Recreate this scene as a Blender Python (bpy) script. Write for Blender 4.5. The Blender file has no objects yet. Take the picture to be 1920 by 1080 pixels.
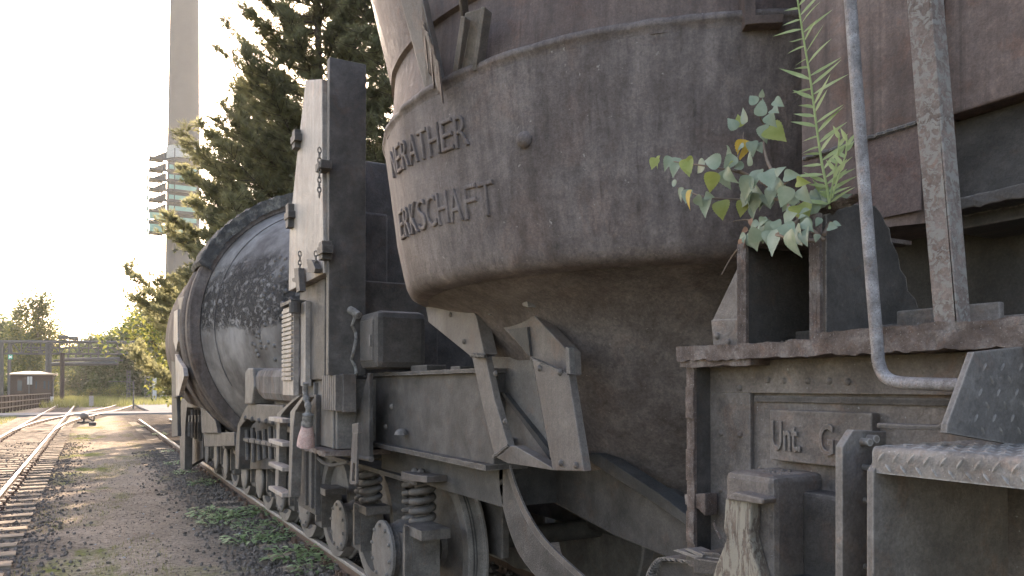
import bpy, bmesh, math, random
from math import sin, cos, pi, radians, atan2, hypot
from mathutils import Vector, Matrix, Euler, noise as mnoise
SC = bpy.context.scene
COL = SC.collection
RND = random.Random(7)

# ------------------------------------------------------------------ camera, sky, sun, exposure
YAW, PITCH, F, CX, CY, CAMZ = radians(29.085), radians(0.968), 1420.0, 960.0, 700.0, 1.97
cam = bpy.data.cameras.new("camera"); co = bpy.data.objects.new("camera", cam); COL.objects.link(co)
co.location = (0, 0, CAMZ); co.rotation_euler = (pi/2 + PITCH, 0, -YAW)
cam.sensor_width = 36; cam.lens = F/1920*36; cam.shift_y = (CY-540)/1920
cam.clip_start = 0.05; cam.clip_end = 3000
SC.camera = co
SUN_EL, SUN_AZ = radians(26.0), radians(12.66)
w = bpy.data.worlds.new("World"); SC.world = w; w.use_nodes = True
nt = w.node_tree; bg = nt.nodes["Background"]
sky = nt.nodes.new("ShaderNodeTexSky"); sky.sky_type = 'NISHITA'; sky.sun_disc = False
sky.sun_elevation = SUN_EL; sky.sun_rotation = SUN_AZ
sky.air_density = 1.0; sky.dust_density = 2.0; sky.ozone_density = 1.0
nt.links.new(sky.outputs[0], bg.inputs[0]); bg.inputs[1].default_value = 0.15
sl = bpy.data.lights.new("sun", 'SUN'); sl.energy = 4.0; sl.angle = radians(0.5); sl.color = (1.0, .93, .82)
so = bpy.data.objects.new("sun", sl); COL.objects.link(so)
sd = Vector((sin(SUN_AZ)*cos(SUN_EL), cos(SUN_AZ)*cos(SUN_EL), sin(SUN_EL)))
so.rotation_euler = sd.to_track_quat('Z', 'Y').to_euler(); so.location = sd*50
SC.view_settings.view_transform = 'Standard'; SC.view_settings.look = 'None'
SC.view_settings.exposure = 2.3; SC.view_settings.use_white_balance = True; SC.view_settings.white_balance_temperature = 7500; SC.view_settings.white_balance_tint = 18; SC.view_settings.gamma = 1
SC.cycles.use_denoising = True
SC.cycles.max_bounces = 8; SC.cycles.diffuse_bounces = 4; SC.cycles.volume_bounces = 0
SC.cycles.sample_clamp_indirect = 6
HAZE = 0.00018; HAZE_G = 0.5

# ------------------------------------------------------------------ pixel -> point on a real plane
CAM = Vector((0, 0, CAMZ)); RM = Euler((pi/2+PITCH, 0, -YAW)).to_matrix()
def ray(u, v): return RM @ Vector(((u-CX)/F, -(v-CY)/F, -1.0))
def pX(u, v, X): r = ray(u, v); return CAM + r*(X/r.x)
def pY(u, v, Y): r = ray(u, v); return CAM + r*(Y/r.y)
def pZ(u, v, Z): r = ray(u, v); return CAM + r*((Z-CAMZ)/r.z)
def pC(u, v, R, cx=3.08, cy=3.4):
    r = ray(u, v); a = r.x**2+r.y**2; b = -2*(r.x*cx+r.y*cy); c = cx*cx+cy*cy-R*R
    return CAM + r*((-b-math.sqrt(max(0, b*b-4*a*c)))/(2*a))

# ------------------------------------------------------------------ mesh builder
ORG = {}
class MB:
    def __init__(s): s.v = []; s.f = []; s.m = []; s.mi = 0
    def face(s, idx): s.f.append(idx); s.m.append(s.mi)
    def add(s, vs, fs):
        o = len(s.v); s.v += [Vector(p) for p in vs]
        for f in fs: s.face([o+i for i in f])
    def box(s, x0, x1, y0, y1, z0, z1):
        s.add([(x0,y0,z0),(x1,y0,z0),(x1,y1,z0),(x0,y1,z0),(x0,y0,z1),(x1,y0,z1),(x1,y1,z1),(x0,y1,z1)],
              [(0,3,2,1),(4,5,6,7),(0,1,5,4),(1,2,6,5),(2,3,7,6),(3,0,4,7)]); return s
    def prism(s, pts, ext):
        n = len(pts); ext = Vector(ext); P = [Vector(p) for p in pts]
        nr = Vector((0,0,0))
        for i in range(n): nr += P[i].cross(P[(i+1) % n])
        if nr.dot(ext) > 0: P.reverse()
        s.add(P+[p+ext for p in P], [list(range(n)), list(range(2*n-1, n-1, -1))] +
              [[i, n+i, n+(i+1) % n, (i+1) % n] for i in range(n)]); return s
    def tube(s, path, r, n=8, cap=True):
        path = [Vector(p) for p in path]; rs = r if isinstance(r, (list, tuple)) else [r]*len(path)
        o = len(s.v); k = len(path); ref = None
        for i, p in enumerate(path):
            t = (path[min(i+1, k-1)]-path[max(i-1, 0)]).normalized()
            if ref is None: ref = Vector((0,0,1)) if abs(t.z) < .9 else Vector((1,0,0))
            a = (ref - t*ref.dot(t)).normalized(); b = t.cross(a); ref = a
            for j in range(n): s.v.append(p + (a*cos(2*pi*j/n)+b*sin(2*pi*j/n))*rs[i])
        for i in range(k-1):
            for j in range(n):
                s.face([o+i*n+j, o+i*n+(j+1) % n, o+(i+1)*n+(j+1) % n, o+(i+1)*n+j])
        if cap:
            s.face([o+j for j in range(n-1, -1, -1)]); s.face([o+(k-1)*n+j for j in range(n)])
        return s
    def lathe(s, prof, org, axis='Z', n=48, close=False):
        o = len(s.v); org = Vector(org)
        for r, h in prof:
            for j in range(n):
                c, d = r*cos(2*pi*j/n), r*sin(2*pi*j/n)
                s.v.append(org + Vector({'Z': (c, d, h), 'X': (h, c, d), 'Y': (d, h, c)}[axis]))
        k = len(prof)
        for i in range(k if close else k-1):
            a, b = o+i*n, o+((i+1) % k)*n
            for j in range(n): s.face([a+j, a+(j+1) % n, b+(j+1) % n, b+j])
        return s
    def dome(s, c, r, axis, n=8):
        c = Vector(c); ax = Vector(axis).normalized(); a = ax.orthogonal().normalized(); b = ax.cross(a); o = len(s.v)
        for k, h in ((1, 0), (.8, .5), (.4, .8)):
            for j in range(n): s.v.append(c + (a*cos(2*pi*j/n)+b*sin(2*pi*j/n))*r*k + ax*r*h)
        for i in range(2):
            for j in range(n): s.face([o+i*n+j, o+i*n+(j+1) % n, o+(i+1)*n+(j+1) % n, o+(i+1)*n+j])
        s.face([o+2*n+j for j in range(n)]); return s
    def grid(s, fn, nu, nv):
        o = len(s.v)
        for i in range(nu+1):
            for j in range(nv+1): s.v.append(Vector(fn(i/nu, j/nv)))
        for i in range(nu):
            for j in range(nv):
                a = o+i*(nv+1)+j; s.face([a, a+nv+1, a+nv+2, a+1])
        return s
    def roughbar(s, x0, x1, y0, y1, z0, z1, jit, n=60, seed=0):
        """a corroded bar running along Y: its section is jittered along the length"""
        o = len(s.v); sec = [(x0,z0),(x0,(z0+z1)/2),(x0,z1),((x0+x1)/2,z1),(x1,z1),(x1,z0),((x0+x1)/2,z0)]
        m = len(sec)
        for i in range(n+1):
            y = y0+(y1-y0)*i/n
            for q, (x, z) in enumerate(sec):
                d = mnoise.noise_vector(Vector((y*14, q*3.1+seed, seed*1.7)))*jit*.4 + mnoise.noise_vector(Vector((y*60, q*5.1, seed)))*jit*.6
                s.v.append(Vector((x+d.x*(1 if x == x0 else .2), y, z+d.z)))
        for i in range(n):
            for q in range(m): s.face([o+i*m+q, o+(i+1)*m+q, o+(i+1)*m+(q+1) % m, o+i*m+(q+1) % m])
        s.face([o+q for q in range(m)]); s.face([o+n*m+q for q in range(m-1, -1, -1)]); return s
    def build(s, name, mat, parent=None, smooth=False, bevel=0, sharp=40, recalc=True):
        me = bpy.data.meshes.new(name)
        og = ORG.get(parent.name, Vector((0,0,0))) if parent else Vector((0,0,0))
        me.from_pydata([p-og for p in s.v], [], s.f)
        for m in (mat if isinstance(mat, (list, tuple)) else [mat]): me.materials.append(m)
        if max(s.m, default=0): me.polygons.foreach_set('material_index', s.m)
        if recalc:
            b = bmesh.new(); b.from_mesh(me); bmesh.ops.recalc_face_normals(b, faces=b.faces); b.to_mesh(me); b.free()
        if smooth:
            me.polygons.foreach_set('use_smooth', [True]*len(me.polygons))
            try: me.set_sharp_from_angle(angle=radians(sharp))
            except Exception: pass
        me.update()
        ob = bpy.data.objects.new(name, me); COL.objects.link(ob)
        if parent: ob.parent = parent; ORG[ob.name] = og
        if bevel:
            md = ob.modifiers.new('bevel', 'BEVEL'); md.width = bevel; md.segments = 2; md.limit_method = 'ANGLE'
        return ob
def tag(o, label=None, cat=None, group=None, kind=None):
    for k, v in (('label', label), ('category', cat), ('group', group), ('kind', kind)):
        if v: o[k] = v
    return o
def thing(name, loc, label, cat, group=None, rz=0):
    o = bpy.data.objects.new(name, None); COL.objects.link(o); o.location = loc; o.rotation_euler = (0,0,rz)
    ORG[o.name] = Vector(loc); return tag(o, label, cat, group)
def dup(root, loc, rz, sc, label, group=None):
    r = root.copy(); COL.objects.link(r); r.location = loc; r.rotation_euler = (0,0,rz); r.scale = (sc if isinstance(sc, tuple) else (sc,sc,sc))
    r['label'] = label
    if group: r['group'] = group
    for ch in list(root.children):
        c = ch.copy(); COL.objects.link(c); c.parent = r
        for g in list(ch.children):
            d = g.copy(); COL.objects.link(d); d.parent = c
    return r

# ------------------------------------------------------------------ materials
class NT:
    def __init__(s, name):
        s.mat = bpy.data.materials.new(name); s.mat.use_nodes = True; s.t = s.mat.node_tree
        s.b = s.t.nodes['Principled BSDF']; s.tc = s.n('ShaderNodeTexCoord').outputs['Object']
    def n(s, t, **k):
        x = s.t.nodes.new(t)
        for a, b in k.items(): setattr(x, a, b)
        return x
    def l(s, a, b): s.t.links.new(a, b)
    def noise(s, scale, detail=6, rough=.6, co=None, dist=0):
        x = s.n('ShaderNodeTexNoise'); x.inputs['Scale'].default_value = scale; x.inputs['Detail'].default_value = detail
        x.inputs['Roughness'].default_value = rough; x.inputs['Distortion'].default_value = dist
        s.l(co or s.tc, x.inputs['Vector']); return x.outputs['Fac']
    def scaled(s, sx, sy, sz):
        m = s.n('ShaderNodeMapping'); m.inputs['Scale'].default_value = (sx, sy, sz); s.l(s.tc, m.inputs['Vector']); return m.outputs[0]
    def ramp(s, fac, stops, interp='LINEAR'):
        r = s.n('ShaderNodeValToRGB'); e = r.color_ramp.elements; r.color_ramp.interpolation = interp
        while len(e) < len(stops): e.new(.5)
        for i, (p, c) in enumerate(stops):
            e[i].position = p; e[i].color = (c, c, c, 1) if isinstance(c, (int, float)) else (*c, 1)
        s.l(fac, r.inputs[0]); return r.outputs[0]
    def mix(s, fac, a, b, mode='MIX'):
        m = s.n('ShaderNodeMix', data_type='RGBA', blend_type=mode)
        for sock, val in ((m.inputs[0], fac), (m.inputs[6], a), (m.inputs[7], b)):
            if hasattr(val, 'links') or hasattr(val, 'is_output') and val.is_output: s.l(val, sock)
            elif isinstance(val, (int, float)): sock.default_value = val
            else: sock.default_value = (*val, 1)
        return m.outputs[2]
    def bump(s, h, strength, dist=.01, prev=None):
        b = s.n('ShaderNodeBump'); b.inputs['Strength'].default_value = strength; b.inputs['Distance'].default_value = dist
        s.l(h, b.inputs['Height'])
        if prev: s.l(prev, b.inputs['Normal'])
        return b.outputs[0]
    def done(s, col, rough=.8, nrm=None, metal=0, spec=.3):
        if isinstance(col, tuple): s.b.inputs['Base Color'].default_value = (*col, 1)
        else: s.l(col, s.b.inputs['Base Color'])
        if isinstance(rough, (int, float)): s.b.inputs['Roughness'].default_value = rough
        else: s.l(rough, s.b.inputs['Roughness'])
        s.b.inputs['Metallic'].default_value = metal; s.b.inputs['Specular IOR Level'].default_value = spec
        if nrm: s.l(nrm, s.b.inputs['Normal'])
        return s.mat
def metal(name, dark, base, light, scale=5, bump=.35, rough=.72, paint=None, paint_lo=.55, streak=.0, speck=None, speck_lo=.62, pscale=18, spec=.35, fine=160, pstretch=None, edge=None, rustp=.35):
    t = NT(name); n1 = t.noise(scale, 9, .65, dist=.3); c = t.ramp(n1, [(.32, dark), (.5, base), (.7, light)])
    n2 = t.noise(scale*9, 8, .75); c = t.mix(.6, c, t.ramp(n2, [(.3, .5), (.5, 1.0), (.72, 1.55)]), 'MULTIPLY'); n6 = t.noise(fine*.8, 4, .8); c = t.mix(.55, c, t.ramp(n6, [(.3, .55), (.5, 1.0), (.7, 1.5)]), 'MULTIPLY')
    if rustp:
        n7 = t.noise(scale*1.7, 9, .72, dist=.8); c = t.mix(t.ramp(n7, [(.54, 0.0), (.64, rustp)]), c, t.mix(1.0, c, (1.35,.92,.70), 'MULTIPLY'))
    if edge:
        bv = t.n('ShaderNodeBevel'); bv.samples = 4; bv.inputs['Radius'].default_value = edge[1]; ge = t.n('ShaderNodeNewGeometry'); dp = t.n('ShaderNodeVectorMath', operation='DOT_PRODUCT'); t.l(bv.outputs[0], dp.inputs[0]); t.l(ge.outputs['Normal'], dp.inputs[1])
        em = t.n('ShaderNodeMath', operation='MULTIPLY'); t.l(t.ramp(dp.outputs['Value'], [(.80, 1.0), (.985, 0.0)]), em.inputs[0]); t.l(t.ramp(t.noise(scale*7, 6, .7), [(.36, 0.0), (.56, 1.0)]), em.inputs[1]); c = t.mix(em.outputs[0], c, edge[0])
    if streak:
        n3 = t.noise(1, 6, .65, t.scaled(16, 16, 1.1)); c = t.mix(streak, c, t.ramp(n3, [(.3, .35), (.55, 1.0), (.75, 1.6)]), 'MULTIPLY'); n8 = t.noise(1, 4, .6, t.scaled(42, 42, .55)); c = t.mix(streak*.9, c, t.ramp(n8, [(.30, .45), (.42, 1.0), (.66, 1.0), (.74, 1.35)]), 'MULTIPLY')
    h = t.noise(fine, 5, .7); nr = t.bump(h, bump, .006); nr = t.bump(n2, bump, .016, nr); nr = t.bump(t.noise(fine*.42, 6, .8), bump*.9, .008, nr)
    if paint:
        n4 = t.noise(pscale, 8, .72, t.scaled(*pstretch) if pstretch else None, dist=.6); m = t.ramp(n4, [(paint_lo, 0.0), (paint_lo+.035, 1.0)]); c = t.mix(m, c, paint); nr = t.bump(m, .5, .003, nr)
    if speck:
        n5 = t.noise(scale*16, 3, .6); m = t.ramp(n5, [(speck_lo, 0.0), (speck_lo+.05, 1.0)]); c = t.mix(m, c, speck)
    rr = t.ramp(n2, [(.3, rough-.16), (.7, min(1, rough+.12))])
    return t.done(c, rr, nr, 0, spec)
M = {}
M['vessel'] = metal('vessel_rust', (.10,.078,.071), (.150,.122,.113), (.21,.175,.162), 2.2, .5, .75, streak=.5, fine=120, spec=.2, rustp=.18, speck=(.26,.225,.205), speck_lo=.69)
M['hood'] = metal('hood_rust', (.075,.050,.042), (.12,.085,.073), (.16,.118,.10), 2.5, .4, .72, streak=.5)
M['redpanel'] = metal('red_rust_panel', (.08,.052,.042), (.135,.094,.079), (.19,.14,.122), 4, .3, .7, streak=.55)
M['frame'] = metal('frame_rust', (.085,.07,.06), (.145,.122,.107), (.22,.19,.168), 6, .5, .68, speck=(.30,.29,.28), speck_lo=.68, edge=((.30,.265,.235), .007))
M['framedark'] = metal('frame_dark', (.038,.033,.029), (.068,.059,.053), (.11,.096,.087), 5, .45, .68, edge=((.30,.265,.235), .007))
M['flaky'] = metal('flaky_rust', (.09,.065,.052), (.18,.135,.115), (.34,.30,.27), 14, .9, .75, speck=(.42,.38,.35), speck_lo=.64, fine=220)
M['light'] = metal('pale_steel', (.20,.165,.145), (.28,.24,.21), (.36,.315,.28), 2.5, .25, .65, streak=.45)
M['bracket'] = metal('bracket_steel', (.075,.06,.052), (.112,.094,.083), (.155,.133,.118), 3, .3, .7, streak=.25, edge=((.30,.27,.245), .008))
M['dusty'] = metal('dusty_steel', (.085,.075,.067), (.13,.115,.103), (.185,.166,.15), 5, .35, .65, edge=((.30,.265,.235), .007))
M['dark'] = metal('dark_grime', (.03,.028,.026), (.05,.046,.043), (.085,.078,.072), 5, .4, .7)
M['pipe'] = metal('pipe_steel', (.11,.095,.09), (.24,.22,.215), (.36,.34,.335), 22, .5, .5, speck=(.10,.075,.06), speck_lo=.6, fine=300, spec=.5, streak=.3)
M['stanchion'] = metal('stanchion_paint', (.12,.09,.075), (.19,.145,.125), (.25,.20,.175), 12, .5, .65, paint=(.25,.23,.205), paint_lo=.50, pscale=55)
M['peel'] = metal('peeling_paint', (.10,.075,.055), (.16,.125,.10), (.24,.2,.16), 14, .5, .65, paint=(.28,.25,.20), paint_lo=.47, pscale=1, pstretch=(60,60,12), streak=.3)
M['tread'] = metal('tread_plate', (.11,.095,.082), (.19,.165,.145), (.28,.255,.23), 14, .5, .52, speck=(.38,.36,.34), speck_lo=.66, spec=.6, edge=((.5,.48,.45), .006))
M['spring'] = metal('spring_steel', (.06,.052,.046), (.105,.092,.082), (.16,.143,.13), 9, .3, .6)
M['torpedo'] = metal('torpedo_steel', (.10,.088,.08), (.155,.138,.128), (.21,.19,.178), 1.3, .3, .85, streak=.55, spec=.08)
M['slag'] = metal('slag_crust', (.03,.028,.026), (.06,.054,.05), (.2,.18,.15), 7, 1.0, .9, fine=60)
M['pink'] = metal('pink_rubber', (.38,.24,.21), (.5,.34,.3), (.58,.43,.38), 14, .3, .8)
M['rope'] = metal('rope_cloth', (.12,.11,.10), (.24,.22,.20), (.36,.34,.31), 30, .7, .9)
def torpedo_cone():
    t = NT('torpedo_cone'); n1 = t.noise(1.6, 8, .62); c = t.ramp(n1, [(.35, (.115,.098,.09)), (.5, (.19,.168,.155)), (.66, (.29,.262,.245))])
    st = t.noise(1, 6, .6, t.scaled(9, 9, .7)); c = t.mix(.4, c, t.ramp(st, [(.3, .5), (.55, 1.0), (.75, 1.4)]), 'MULTIPLY')
    # slag spatter in a band over the upper half of the cone
    sx = t.n('ShaderNodeSeparateXYZ'); t.l(t.tc, sx.inputs[0])
    big = t.noise(1.1, 5, .6); ad = t.n('ShaderNodeMath', operation='MULTIPLY_ADD'); t.l(big, ad.inputs[0]); ad.inputs[1].default_value = 1.3; t.l(sx.outputs[2], ad.inputs[2])
    band = t.ramp(t_map(t, ad.outputs[0], 3.05, 4.55), [(.2, 0.0), (.28, 1.0), (.62, 1.0), (.8, 0.0)])
    sp = t.noise(11, 9, .78, dist=.5); m = t.ramp(sp, [(.45, 0.0), (.54, 1.0)]); mm = t.n('ShaderNodeMath', operation='MULTIPLY'); t.l(m, mm.inputs[0]); t.l(band, mm.inputs[1])
    c = t.mix(mm.outputs[0], c, (.07,.061,.056)); nr = t.bump(t.noise(90, 5, .7), .3, .004); nr = t.bump(mm.outputs[0], .9, .02, nr)
    return t.done(c, .85, nr, 0, .08)
def t_map(t, v, a, b):
    m = t.n('ShaderNodeMapRange'); t.l(v, m.inputs[0]); m.inputs[1].default_value = a; m.inputs[2].default_value = b; return m.outputs[0]
M['cone'] = torpedo_cone()
M['bowl'] = metal('bowl_rust', (.09,.072,.064), (.145,.12,.108), (.21,.175,.16), 3.5, .6, .85, streak=.2, fine=90, spec=.1, speck=(.3,.27,.25), speck_lo=.7, rustp=.12)
M['hoop'] = metal('hoop_steel', (.075,.058,.05), (.12,.097,.086), (.17,.145,.13), 2.0, .3, .85, streak=.4, spec=.06)
def simple(name, col, rough=.8, var=.3, scale=8, bump=.2, spec=.3, dist=.01):
    t = NT(name); n = t.noise(scale, 6, .65); c = t.mix(1.0, col, t.ramp(n, [(.25, 1-var), (.5, 1.0), (.75, 1+var)]), 'MULTIPLY')
    return t.done(c, rough, t.bump(n, bump, dist), 0, spec)
M['railhead'] = simple('rail_polished', (.42,.36,.30), .32, .25, 3, .05, .6)
M['railrust'] = simple('rail_rust', (.13,.08,.055), .8, .4, 30, .4)
M['railgrey'] = simple('rail_grey', (.24,.215,.19), .55, .3, 12, .3, .4)
def wood_sleeper():
    t = NT('sleeper_wood'); n = t.noise(1, 8, .7, t.scaled(2.0, 34, 34)); c = t.ramp(n, [(.28, (.10,.075,.055)), (.5, (.30,.235,.17)), (.72, (.44,.36,.27))])
    n2 = t.noise(2.3, 5, .6); c = t.mix(.6, c, t.ramp(n2, [(.3, .55), (.5, 1.0), (.7, 1.2)]), 'MULTIPLY')
    return t.done(c, .9, t.bump(n, .6, .01), 0, .05)
M['wood'] = wood_sleeper()
M['stone'] = simple('ballast_stone', (.15,.125,.105), .95, .75, 7, .5, .05)
def leafmat(name, col, col2, trans=.35, rough=.5, scale=3):
    t = NT(name); n = t.noise(scale, 3, .6); c = t.ramp(n, [(.35, col), (.65, col2)]); t.done(c, rough, None, 0, .3)
    tr = t.n('ShaderNodeBsdfTranslucent'); t.l(c, tr.inputs[0]); mx = t.n('ShaderNodeMixShader'); mx.inputs[0].default_value = trans
    out = t.t.nodes['Material Output']; t.l(t.b.outputs[0], mx.inputs[1]); t.l(tr.outputs[0], mx.inputs[2]); t.l(mx.outputs[0], out.inputs[0]); return t.mat
M['needle'] = leafmat('pine_needles', (.20,.195,.105), (.27,.26,.145), .65, .7, .7)
M['needle2'] = leafmat('pine_needles_pale', (.22,.21,.10), (.3,.28,.14), .65, .7, .7)
M['leaf_grey'] = leafmat('poplar_leaf', (.20,.25,.17), (.28,.32,.235), .30, .4, 25)
M['leaf_yg'] = leafmat('poplar_leaf_yellowgreen', (.30,.34,.09), (.38,.40,.14), .5, .45, 25)
M['leaf_yel'] = leafmat('poplar_leaf_yellow', (.60,.38,.05), (.66,.46,.12), .45, .45, 25)
M['leaf_brown'] = leafmat('dead_leaf', (.26,.14,.09), (.34,.2,.14), .3, .7, 25)
M['herb'] = leafmat('willowherb_leaf', (.34,.42,.18), (.46,.52,.26), .5, .45, 20)
M['stem'] = simple('plant_stem', (.16,.115,.085), .8, .3, 30, .2)
M['weed'] = leafmat('weed_leaf', (.24,.33,.14), (.36,.45,.24), .4, .5, 5)
M['tree_a'] = leafmat('tree_leaves', (.055,.085,.028), (.10,.13,.042), .45, .6, .5)
M['tree_y'] = leafmat('tree_leaves_yellow', (.17,.18,.045), (.26,.25,.07), .5, .6, .5)
M['birch'] = leafmat('birch_leaves', (.085,.105,.04), (.15,.16,.065), .5, .6, .5)
M['bark'] = simple('bark', (.10,.075,.058), .9, .5, 9, .8, dist=.03)
M['grass'] = leafmat('grass_blades', (.15,.155,.05), (.25,.235,.09), .45, .7, .8)
M['brick'] = simple('hut_brick', (.06,.04,.033), .85, .3, 14, .2)
M['roof'] = simple('hut_roof', (.40,.30,.21), .7, .15, 4, .1)
M['fence'] = simple('railing_brown', (.05,.034,.028), .8, .3, 8, .2)
M['plank'] = simple('plank_yellow', (.46,.33,.19), .8, .25, 6, .2)
M['concrete'] = simple('concrete', (.38,.37,.35), .9, .2, 3, .2)
M['chimney'] = simple('chimney_concrete', (.12,.105,.098), .9, .12, .15, .1)
M['greysteel'] = simple('gantry_steel', (.085,.078,.072), .7, .25, 3, .2)
M['white'] = simple('white_paint', (.72,.72,.70), .5, .1, 3, .05)
M['green'] = simple('sign_green', (.06,.32,.20), .5, .1, 3, .05)
M['net'] = simple('scaffold_net', (.20,.33,.28), .8, .2, 1, .05)
def glass():
    t = NT('window_glass'); t.done((.05,.06,.07), .08, None, 0, .6); return t.mat
M['glass'] = glass()

def ground_mat():
    t = NT('ground_cinders'); n1 = t.noise(.8, 9, .65); n2 = t.noise(14, 8, .75); n3 = t.noise(70, 4, .7)
    base = t.ramp(n2, [(.28, (.135,.108,.082)), (.48, (.325,.262,.198)), (.7, (.49,.40,.31))])
    base = t.mix(.8, base, t.ramp(n1, [(.32, .62), (.5, 1.0), (.66, 1.22)]), 'MULTIPLY')
    base = t.mix(.75, base, t.ramp(n3, [(.3, .35), (.5, 1.0), (.7, 1.5)]), 'MULTIPLY')
    sx = t.n('ShaderNodeSeparateXYZ'); t.l(t.tc, sx.inputs[0])
    def lane(c, wd):      # 1 along X=c, fading over wd
        a = t.n('ShaderNodeMath', operation='SUBTRACT'); t.l(sx.outputs[0], a.inputs[0]); a.inputs[1].default_value = c
        b = t.n('ShaderNodeMath', operation='ABSOLUTE'); t.l(a.outputs[0], b.inputs[0]); return t.ramp(t_map(t, b.outputs[0], 0, wd), [(0, 1.0), (.55, .85), (1, 0.0)])
    def mul(a, b):
        m = t.n('ShaderNodeMath', operation='MULTIPLY'); t.l(a, m.inputs[0]); t.l(b, m.inputs[1]); return m.outputs[0]
    nb = t.noise(2.2, 7, .7)
    ball = mul(lane(3.08, 2.1), t.ramp(nb, [(.32, .5), (.5, 1.0)])); bl2 = mul(lane(-2.05, 1.85), t.ramp(nb, [(.36, .3), (.52, 1.0)]))
    bc = t.ramp(t.noise(24, 5, .7), [(.3, (.03,.027,.025)), (.55, (.085,.075,.066)), (.75, (.2,.175,.15))])
    c = t.mix(ball, base, bc); c = t.mix(bl2, c, bc)
    gn = t.noise(.42, 7, .7, t.scaled(1, .45, 1)); gl = lane(-.1, .75); moss = mul(gl, t.ramp(gn, [(.52, 0.0), (.6, 1.0)]))
    gr = lane(1.35, .95); moss2 = mul(gr, t.ramp(t.noise(.33, 6, .7), [(.56, 0.0), (.66, .7)]))
    gc = t.ramp(n2, [(.3, (.10,.115,.035)), (.6, (.22,.235,.075))])
    c = t.mix(moss, c, gc); c = t.mix(moss2, c, gc)
    far = t.ramp(t_map(t, sx.outputs[0], -7.5, -4.2), [(0, 1.0), (.6, .9), (1, 0.0)]); c = t.mix(far, c, t.ramp(n1, [(.35, (.08,.095,.03)), (.6, (.16,.17,.055))]))
    farR = t.ramp(t_map(t, sx.outputs[0], 5.0, 7.5), [(0, 0.0), (1, 1.0)]); c = t.mix(farR, c, (.09,.10,.045))
    nr = t.bump(n3, .75, .03); nr = t.bump(n2, .6, .05, nr)
    return t.done(c, 1.0, nr, 0, .0)
M['ground'] = ground_mat()
M['paved'] = simple('paving', (.22,.205,.19), .95, .18, 1.2, .25, 0)

# ------------------------------------------------------------------ SETTING: ground, crossing
g = MB(); R = RND.random
def gz(x, y):
    if abs(x) > 12 or y < -2 or y > 60: return 0
    return .03*mnoise.noise(Vector((x*.8, y*.5, 0))) + .012*mnoise.noise(Vector((x*4, y*4, 3))) + (.07*max(0, 1-abs(x-3.08)/2.1) + .05*max(0, 1-abs(x+2.05)/2.0))
xs = [-330,-120,-40,-12]+[-11+i*.25 for i in range(1, 92)]+[13,40,120,330]
ys = [-8,-4,-2]+[-1.8+i*.2 for i in range(120)]+[22.5+i*1.2 for i in range(31)]+[62,75,90,120,180,300,480,640]
g.v = [Vector((x, y, gz(x, y))) for x in xs for y in ys]; k = len(ys)
for i in range(len(xs)-1):
    for j in range(k-1): g.face([i*k+j, (i+1)*k+j, (i+1)*k+j+1, i*k+j+1])
tag(g.build('ground', M['ground'], smooth=True), kind='structure')
pv = MB(); a, b = pZ(20, 775, .1), pZ(335, 776, .1)
pv.box(-9, 9, 57, 61.5, .02, .155); tag(pv.build('paved_crossing', M['paved'], bevel=.01), kind='structure')
pv = MB(); pv.box(3.8, 22, 61.6, 118, .03, .16); tag(pv.build('pavement', M['paved']), kind='structure')

# ------------------------------------------------------------------ TRACKS
def rail(mb, path, base=.02, head=.17):
    """flat-bottom rail swept along a plan path: foot, web and polished head"""
    sec = [(-.07,0),(.07,0),(.07,.012),(.012,.03),(.012,.105),(.035,.118),(.035,.142),(.028,.15),(-.028,.15),(-.035,.142),(-.035,.118),(-.012,.105),(-.012,.03),(-.07,.012)]
    P = [Vector(p) for p in path]; m = len(sec); o = len(mb.v)
    for i, p in enumerate(P):
        t = (P[min(i+1, len(P)-1)]-P[max(i-1, 0)]); t.z = 0; t.normalize(); nn = Vector((t.y, -t.x, 0))
        for x, z in sec: mb.v.append(p + nn*x + Vector((0,0,base+z)))
    for i in range(len(P)-1):
        for q in range(m):
            mb.mi = 0 if q == 7 else (1 if q in (5, 6, 8, 9) else 2)
            mb.face([o+i*m+q, o+i*m+(q+1) % m, o+(i+1)*m+(q+1) % m, o+(i+1)*m+q])
    mb.mi = 2; mb.face([o+q for q in range(m)]); mb.face([o+(len(P)-1)*m+q for q in range(m-1, -1, -1)]); mb.mi = 0
RM3 = [M['railhead'], M['railgrey'], M['railrust']]
def sleeper_mb(half, hw, zt, rails, seed):
    r = random.Random(seed); s = MB(); n = 10; jit = lambda: r.uniform(-.012, .012)
    sk = r.uniform(-.02, .02)
    s.grid(lambda i, j: (-half+2*half*i+(jit() if i in (0, 1) else 0), (-hw+2*hw*j)*(1+.06*jit()*10)+sk*(2*i-1), zt+jit()*.35-(.008 if j in (0, 1) else 0)), n, 3)
    s.box(-half, half, -hw*.97, hw*.97, zt-.12, zt-.012)
    s.mi = 1
    for x in rails:
        s.box(x-.15, x+.15, -.08, .08, zt-.002, zt+.012)
        for dx in (-.115, .115):
            for dy in (-.05, .05): s.tube([(x+dx, dy, zt+.01), (x+dx, dy, zt+.06)], .02, 6)
    return s
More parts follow.
